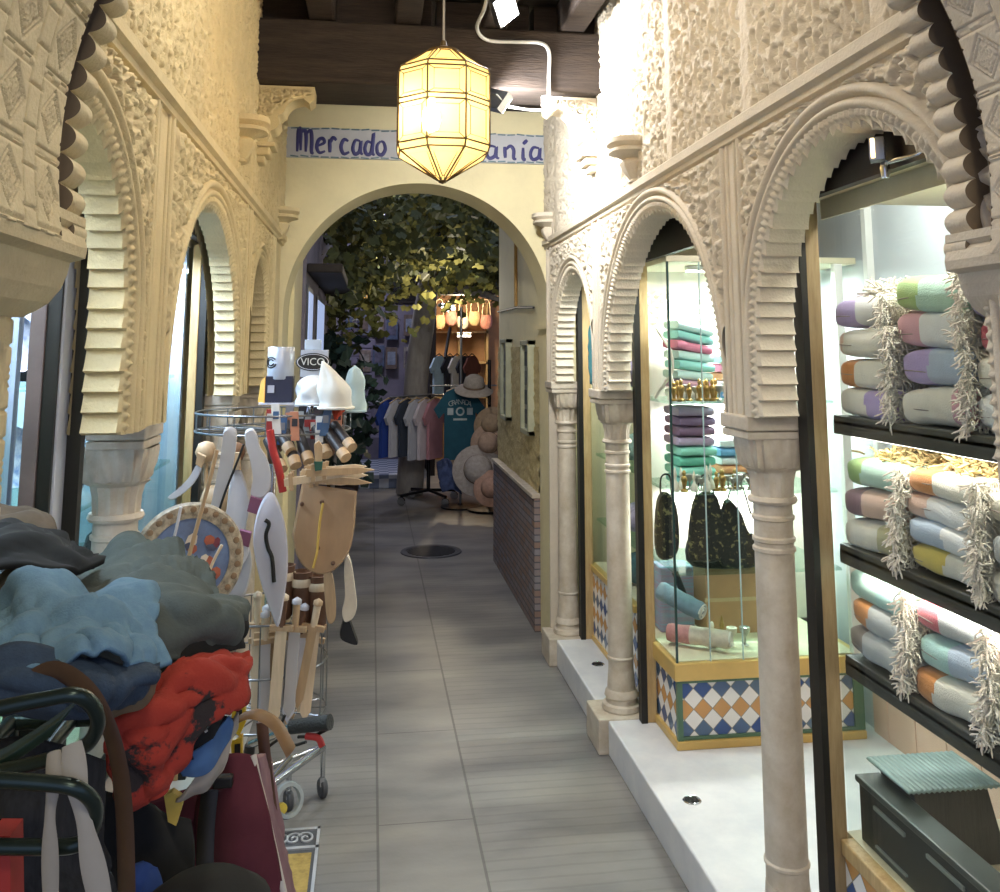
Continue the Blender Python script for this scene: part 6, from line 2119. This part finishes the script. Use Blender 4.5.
cloth('cream canvas edge hanging below the blue panel', 'garment', 'garment', [[(196, 776, 1.27), (212, 764, 1.27), (226, 740, 1.29), (237, 712, 1.31)], [(186, 790, 1.27), (206, 780, 1.27), (226, 758, 1.29), (236, 728, 1.31)], [(176, 798, 1.28), (200, 792, 1.28), (222, 772, 1.3), (232, 742, 1.32)]], mat('beige canvas', 'a8a092', .9), fold=.004, seed=26)
o = MB().prism([at(164, 796, Y=1.28), at(172, 792, Y=1.28), at(181, 798, Y=1.28), at(182, 806, Y=1.28), at(176, 826, Y=1.28), at(168, 822, Y=1.28)], (0, .012, 0)).build('price_tag', mat('yellow tag', 'c9ae4a', .6))
tag(o, 'yellow tag hanging below the red patterned garment', 'tag')
# maroon canvas bag
t = empty('shoulder_bag', at(235, 830, Y=1.5), 'maroon canvas bag with pale piping and a brown leather handle', 'bag')
patch('bag_body', [[(212, 756, 1.5), (232, 754, 1.47), (254, 756, 1.47)], [(205, 800, 1.5), (235, 800, 1.44), (263, 800, 1.45)], [(196, 850, 1.5), (236, 850, 1.42), (274, 850, 1.44)], [(190, 910, 1.5), (236, 915, 1.42), (288, 915, 1.44)]], MARO, t, fold=.006, fscale=5, thick=.012, seed=30)
patch('bag_side', [[(254, 756, 1.47), (262, 754, 1.55), (268, 756, 1.6)], [(263, 800, 1.45), (272, 806, 1.55), (276, 806, 1.6)], [(274, 850, 1.44), (283, 858, 1.55), (286, 860, 1.6)], [(288, 915, 1.44), (295, 920, 1.55), (298, 920, 1.6)]], mat('mauve canvas', '84626a', .9), t, fold=.004, thick=.008, seed=31)
MB().tube(curve3([at(253, 755, Y=1.465), at(258, 780, Y=1.455), at(263, 800, Y=1.445), at(274, 850, Y=1.435), at(288, 912, Y=1.435)], 5), .005, 8).build('piping', CREMC, t, smooth=60)
st_ = curve3([at(222, 770, Y=1.5), at(226, 745, Y=1.5), at(236, 722, Y=1.5), at(255, 714, Y=1.49), at(275, 724, Y=1.48), at(287, 744, Y=1.47), at(291, 752, Y=1.47)], 6)
MB().tube(st_, [(.013, .003)] * len(st_), 8, flat=(0, 1, 0)).build('handle', mat('tan leather', '8a6a45', .5, var=.15), t, smooth=60)
st_ = curve3([at(262, 722, Y=1.56), at(264, 745, Y=1.56), at(267, 775, Y=1.56), at(270, 800, Y=1.57), at(274, 830, Y=1.58)], 5)
MB().tube(st_, [(.009, .003)] * len(st_), 8, flat=(1, 0, 0)).build('side_strap', BROWNL, t, smooth=60)
MB().box(*sorted((at(212, 780, Y=1.42).x, at(232, 780, Y=1.42).x)), 1.425, 1.44, at(220, 788, Y=1.43).z, at(220, 776, Y=1.43).z, .003).build('buckle', BLACK, t)
st_ = curve3([at(210, 790, Y=1.43), at(206, 830, Y=1.42), at(204, 900, Y=1.40)], 5)
MB().tube(st_, [(.012, .003)] * len(st_), 8, flat=(1, 0, 0)).build('webbing_strap', BLACK, t, smooth=60)
cloth('second maroon bag hanging behind, half hidden by the red garment', 'bag', 'shoulder_bag', [[(150, 800, 1.5), (180, 790, 1.5), (206, 785, 1.52)], [(148, 850, 1.48), (178, 850, 1.48), (204, 850, 1.5)], [(146, 910, 1.48), (178, 910, 1.48), (204, 910, 1.5)]], MARO, fold=.008, seed=33, thick=.01)
cloth('black garment hanging below the pile beside the brown strap', 'garment', 'garment', [[(100, 790, 1.3), (140, 800, 1.3), (170, 815, 1.32), (190, 820, 1.34)], [(100, 850, 1.28), (140, 850, 1.28), (170, 855, 1.3), (192, 860, 1.32)], [(100, 920, 1.28), (140, 920, 1.28), (170, 920, 1.3), (194, 920, 1.32)]], BLKC, fold=.012, seed=35)
cloth('royal blue garment hanging low behind the brown strap', 'garment', 'garment', [[(126, 868, 1.24), (145, 862, 1.24), (160, 866, 1.25)], [(124, 890, 1.23), (145, 890, 1.23), (162, 890, 1.24)], [(122, 920, 1.23), (145, 920, 1.23), (164, 920, 1.24)]], mat('royal blue cloth', '2d4a86', .9), fold=.008, seed=36)
cloth('dark dress hanging inside the metal loops', 'dress', 'dress', [[(-30, 740, 1.1), (20, 740, 1.1), (60, 745, 1.1), (105, 760, 1.12)], [(-30, 800, 1.08), (20, 800, 1.06), (60, 800, 1.08), (105, 810, 1.12)], [(-30, 860, 1.08), (20, 860, 1.06), (60, 860, 1.08), (108, 870, 1.12)], [(-30, 925, 1.08), (20, 925, 1.06), (60, 925, 1.08), (110, 925, 1.12)]], mat('charcoal stripe cloth', '26282a', .9, stretch=(30, 30, 1), scale=6, c2='141516'), fold=.014, seed=38)
# brown leather strap that arches over
st_ = curve3([at(20, 690, Y=1.02), at(55, 672, Y=1.01), at(88, 690, Y=.99), at(108, 725, Y=.98), at(119, 765, Y=.98), at(124, 810, Y=.99), at(126, 860, Y=1.0), at(127, 915, Y=1.02)], 7)
o = MB().tube(st_, [(.003, .0115)] * len(st_), 8, flat=(0, 1, 0)).build('leather_strap', mat('dark brown leather', '4a3526', .45, var=.15), smooth=60)
tag(o, 'broad dark brown leather strap arching down beside the metal loops', 'strap')
# pale straps hanging on the loop
for pts, w, c_, lb in (([(54, 752), (54, 780), (50, 815), (50, 850), (51, 915)], .0065, '8f8a7d', 'narrow beige strap hanging from the upper metal loop'), ([(72, 744), (76, 780), (84, 820), (92, 860), (104, 915)], .0095, '989488', 'wide off white strap hanging from the upper metal loop')):
    st_ = curve3([at(a, b, Y=.87 if b > 760 else .885) for a, b in pts], 6)
    o = MB().tube(st_, [(w * (.85 + .2 * math.sin(i * .4)), .0025) for i in range(len(st_))], 8, flat=(1, 0, 0)).build('cloth_strap', mat('strap ' + c_, c_, .9, var=.08), smooth=60)
    tag(o, lb, 'strap', 'straps on the metal loop')
# glossy frond
t = empty('palm_frond', at(0, 768, Y=.93), 'glossy dark green comb-like frond lying behind the upper metal loop', 'frond')
FRM = mat('glossy dark frond', '26382c', .25, var=.2)
MB().tube(curve3([at(-25, 778, Y=.93), at(0, 768, Y=.93), at(22, 748, Y=.93), at(44, 728, Y=.93)], 6), .0028, 6).build('rib', FRM, t, smooth=60)
rbm = curve3([at(-25, 770, Y=.93), at(0, 757, Y=.93), at(30, 738, Y=.93), at(64, 714, Y=.93)], 9)
for k, p in enumerate(rbm):
    MB().tube([p + Vector((-.012, 0, -.018)), p + Vector((-.002, -.004, -.004)), p + Vector((.012, 0, .012))], [.0022, .002, .0006], 6).build('leaflet', FRM, t, smooth=60)
o = MB().prism([at(-12, 836, Y=.9), at(10, 836, Y=.9), at(11, 915, Y=.9), at(-12, 915, Y=.9)], (0, .03, 0)).build('red_pouch', mat('red pouch', '9a2a24', .7))
tag(o, 'red pouch at the very edge beside the lower metal loop', 'pouch')
o = MB().lathe([(.001, .03), (.05, .028), (.075, .01), (.08, -.01), (.07, -.03)], at(205, 912, Y=1.2), 24).build('beret', BLKC, smooth=60)
tag(o, 'round black cap low in front of the maroon bag', 'cap')

# packet and folded things between the pile and the rack
for pts, Y, c_, lb, nm in (([(232, 700), (245, 692), (247, 720), (240, 735), (232, 730)], 1.75, 'd9b832', 'yellow printed packet behind the red patterned garment', 'packet'), ([(231, 738), (243, 734), (243, 760), (233, 765)], 1.75, 'c9a82a', 'second yellow packet hanging under the first', 'packet'), ([(238, 612), (246, 611), (246, 632), (240, 640), (237, 630)], 1.9, 'd8472c', 'small orange red pouch at the end of the grey green jacket', 'pouch')):
    o = empty(nm, at(*pts[0], Y=Y), lb, nm)
    cutout('pack', pts, Y, .02, mat(nm + c_, c_, .4, var=.12, scale=30), o, n=1)
    cx_ = sum(p[0] for p in pts) / len(pts); cy_ = sum(p[1] for p in pts) / len(pts)
    cutout('pack_print', [(cx_ - 3, cy_ - 5), (cx_ + 3, cy_ - 6), (cx_ + 3, cy_ + 5), (cx_ - 3, cy_ + 6)], Y - .012, .003, BLACK if nm == 'packet' else CREMC, o, n=1)

# folded push scooter with a black grip
t = empty('kick_scooter', at(280, 800, Y=2.55), 'folded scooter handlebar with a black grip and a red brake lever', 'scooter')
RUB = mat('black rubber', '2c302e', .6, bump=.6, bscale=200)
g0, g1 = at(291, 727, Y=2.55), at(330, 722, Y=2.5)
MB().tube([g0, g0 + (g1 - g0) * .5, g1], [.017, .018, .019], 14).build('grip', RUB, t, smooth=50)
MB().tube([at(250, 745, Y=2.6), at(275, 735, Y=2.57), g0], .010, 10).build('bar', CHROME, t, smooth=60)
MB().tube([at(250, 745, Y=2.6), Vector((-.32, 2.62, .3)), Vector((-.32, 2.62, .06))], .014, 10).build('stem', BLACK, t, smooth=60)
MB().box(-.36, -.28, 2.45, 2.95, .05, .075, .01).build('deck', BLACK, t)
for y in (2.47, 2.93):
    MB().lathe([(.01, -.012), (.04, -.012), (.048, 0), (.04, .012), (.01, .012)], (-.32, y, .048), 20, ax=(1, 0, 0)).build('wheel', RUB, t, smooth=40)
MB().tube(curve3([at(298, 737, Y=2.55), at(312, 736, Y=2.53), at(322, 732, Y=2.52), at(330, 728, Y=2.5)], 5), .004, 6).build('brake_rod', BLACK, t, smooth=60)
lv = MB(); lv.tube(curve3([at(306, 736, Y=2.53), at(318, 738, Y=2.52), at(322, 746, Y=2.52)], 5), [.009] * 11, 8)
lv.build('brake_lever', REDP, t, smooth=60)
cbm = MB()
cbm.tube(curve3([at(296, 728, Y=2.57), at(280, 738, Y=2.6), at(262, 752, Y=2.62), at(245, 768, Y=2.62)], 5), .004, 6)
cbm.tube(curve3([at(285, 715, Y=2.6), at(278, 735, Y=2.6), at(292, 745, Y=2.58), at(306, 742, Y=2.55)], 5), .004, 6)
cbm.build('brake_cable', BLACK, t, smooth=60)
# clear plastic wheel arch near the casters
t = empty('spare_wheel', at(292, 800, Y=3.3), 'clear plastic toy wheel with a yellow hub lying under the rack', 'wheel')
p = at(288, 800, Y=3.3)
MB().lathe([(.04, -.012), (.052, -.012), (.056, 0), (.052, .012), (.04, .012)], p, 26, ax=(.6, -1, .3), ring=True).build('tyre', mat('clear grey plastic', 'a9b2b2', .15), t, smooth=50)
MB().lathe([(.002, -.014), (.016, -.012), (.018, 0), (.016, .012), (.002, .014)], p + Vector((-.02, -.01, -.02)), 16, ax=(.6, -1, .3)).build('hub', mat('yellow plastic', 'd9bd4a', .4), t, smooth=50)

# ornamental mat
t = empty('door_mat', (-.22, 3.1, 0), 'ornamental grey mat with scrolls and a golden panel on the paving', 'mat')
x0, x1, y0, y1 = -.31, -.14, 2.72, 3.33
MB().box(x0, x1, y0, y1, 0, .008, .002).build('mat_base', mat('dark grey mat', '55585c', .8), t)
sc_ = MB()
for a, b, c_, d_ in ((x0, x1, y0, y0 + .014), (x0, x1, y1 - .014, y1), (x0, x0 + .01, y0, y1), (x1 - .01, x1, y0, y1)): sc_.box(a, b, c_, d_, .008, .013)
for a, b in ((y1 - .13, y1 - .115), (y0 + .12, y0 + .135)): sc_.box(x0, x1, a, b, .008, .013)
for yc in (y1 - .065, y0 + .06):
    for xc, hand in ((x0 + .045, 1), (x0 + .085, -1), (x1 - .045, 1)):
        sc_.tube([(xc + hand * (.004 + .024 * s_) * math.cos(9 * s_), yc + (.006 + .03 * s_) * math.sin(9 * s_), .011) for s_ in np.linspace(0, 1, 30)], .004, 6)
sc_.build('scroll_border', mat('pale grey scroll', 'b4b7ba', .7), t)
MB().box(x0 + .018, x1 - .02, y0 + .16, y1 - .155, .008, .012, .001).build('gold_panel', mat('golden mat panel', 'b0954f', .8, var=.2, scale=50), t)

# ------------------------------------------------------------------ light
w = bpy.data.worlds.new('dusk'); SC.world = w; w.use_nodes = True
bg = w.node_tree.nodes['Background']
bg.inputs[0].default_value = lin('a3b0d8'); bg.inputs[1].default_value = 1.1


def point(name, loc, e, c, r=.05):
    l = bpy.data.lights.new(name, 'POINT'); l.energy = e; l.color = c; l.shadow_soft_size = r
    o = bpy.data.objects.new(name, l); COL.objects.link(o); o.location = loc
    return o


WARM = (1, .84, .58)
point('lantern_lamp', bp_, 26, WARM, .03)
point('unseen_passage_light', (.3, -.4, 2.85), 34, (1, .9, .74), .15)
point('unseen_passage_light', (.25, -2.3, 2.75), 36, (1, .92, .8), .15)
point('unseen_passage_light', (.1, 2.0, 2.95), 24, (1, .92, .8), .08)  # added light without a fixture, brightens the upper right wall
point('unseen_yard_light', (.05, 11.2, 3.1), 60, (.8, .8, 1), .1)  # added light without a fixture, lifts the lilac facade
point('unseen_yard_light', (.7, 8.2, 2.1), 10, (1, .9, .75), .1)
point('shop_lamp_light', (1.2, 12.5, 2.2), 36, (1, .82, .55), .08)
point('shop_room_lamp', (1.6, 2.8, 2.15), 14, (1, .97, .92), .1)
SC.view_settings.view_transform = 'Standard'
SC.view_settings.look = 'None'
SC.view_settings.exposure = 0.6
SC.view_settings.gamma = 1
SC.view_settings.use_curve_mapping = False
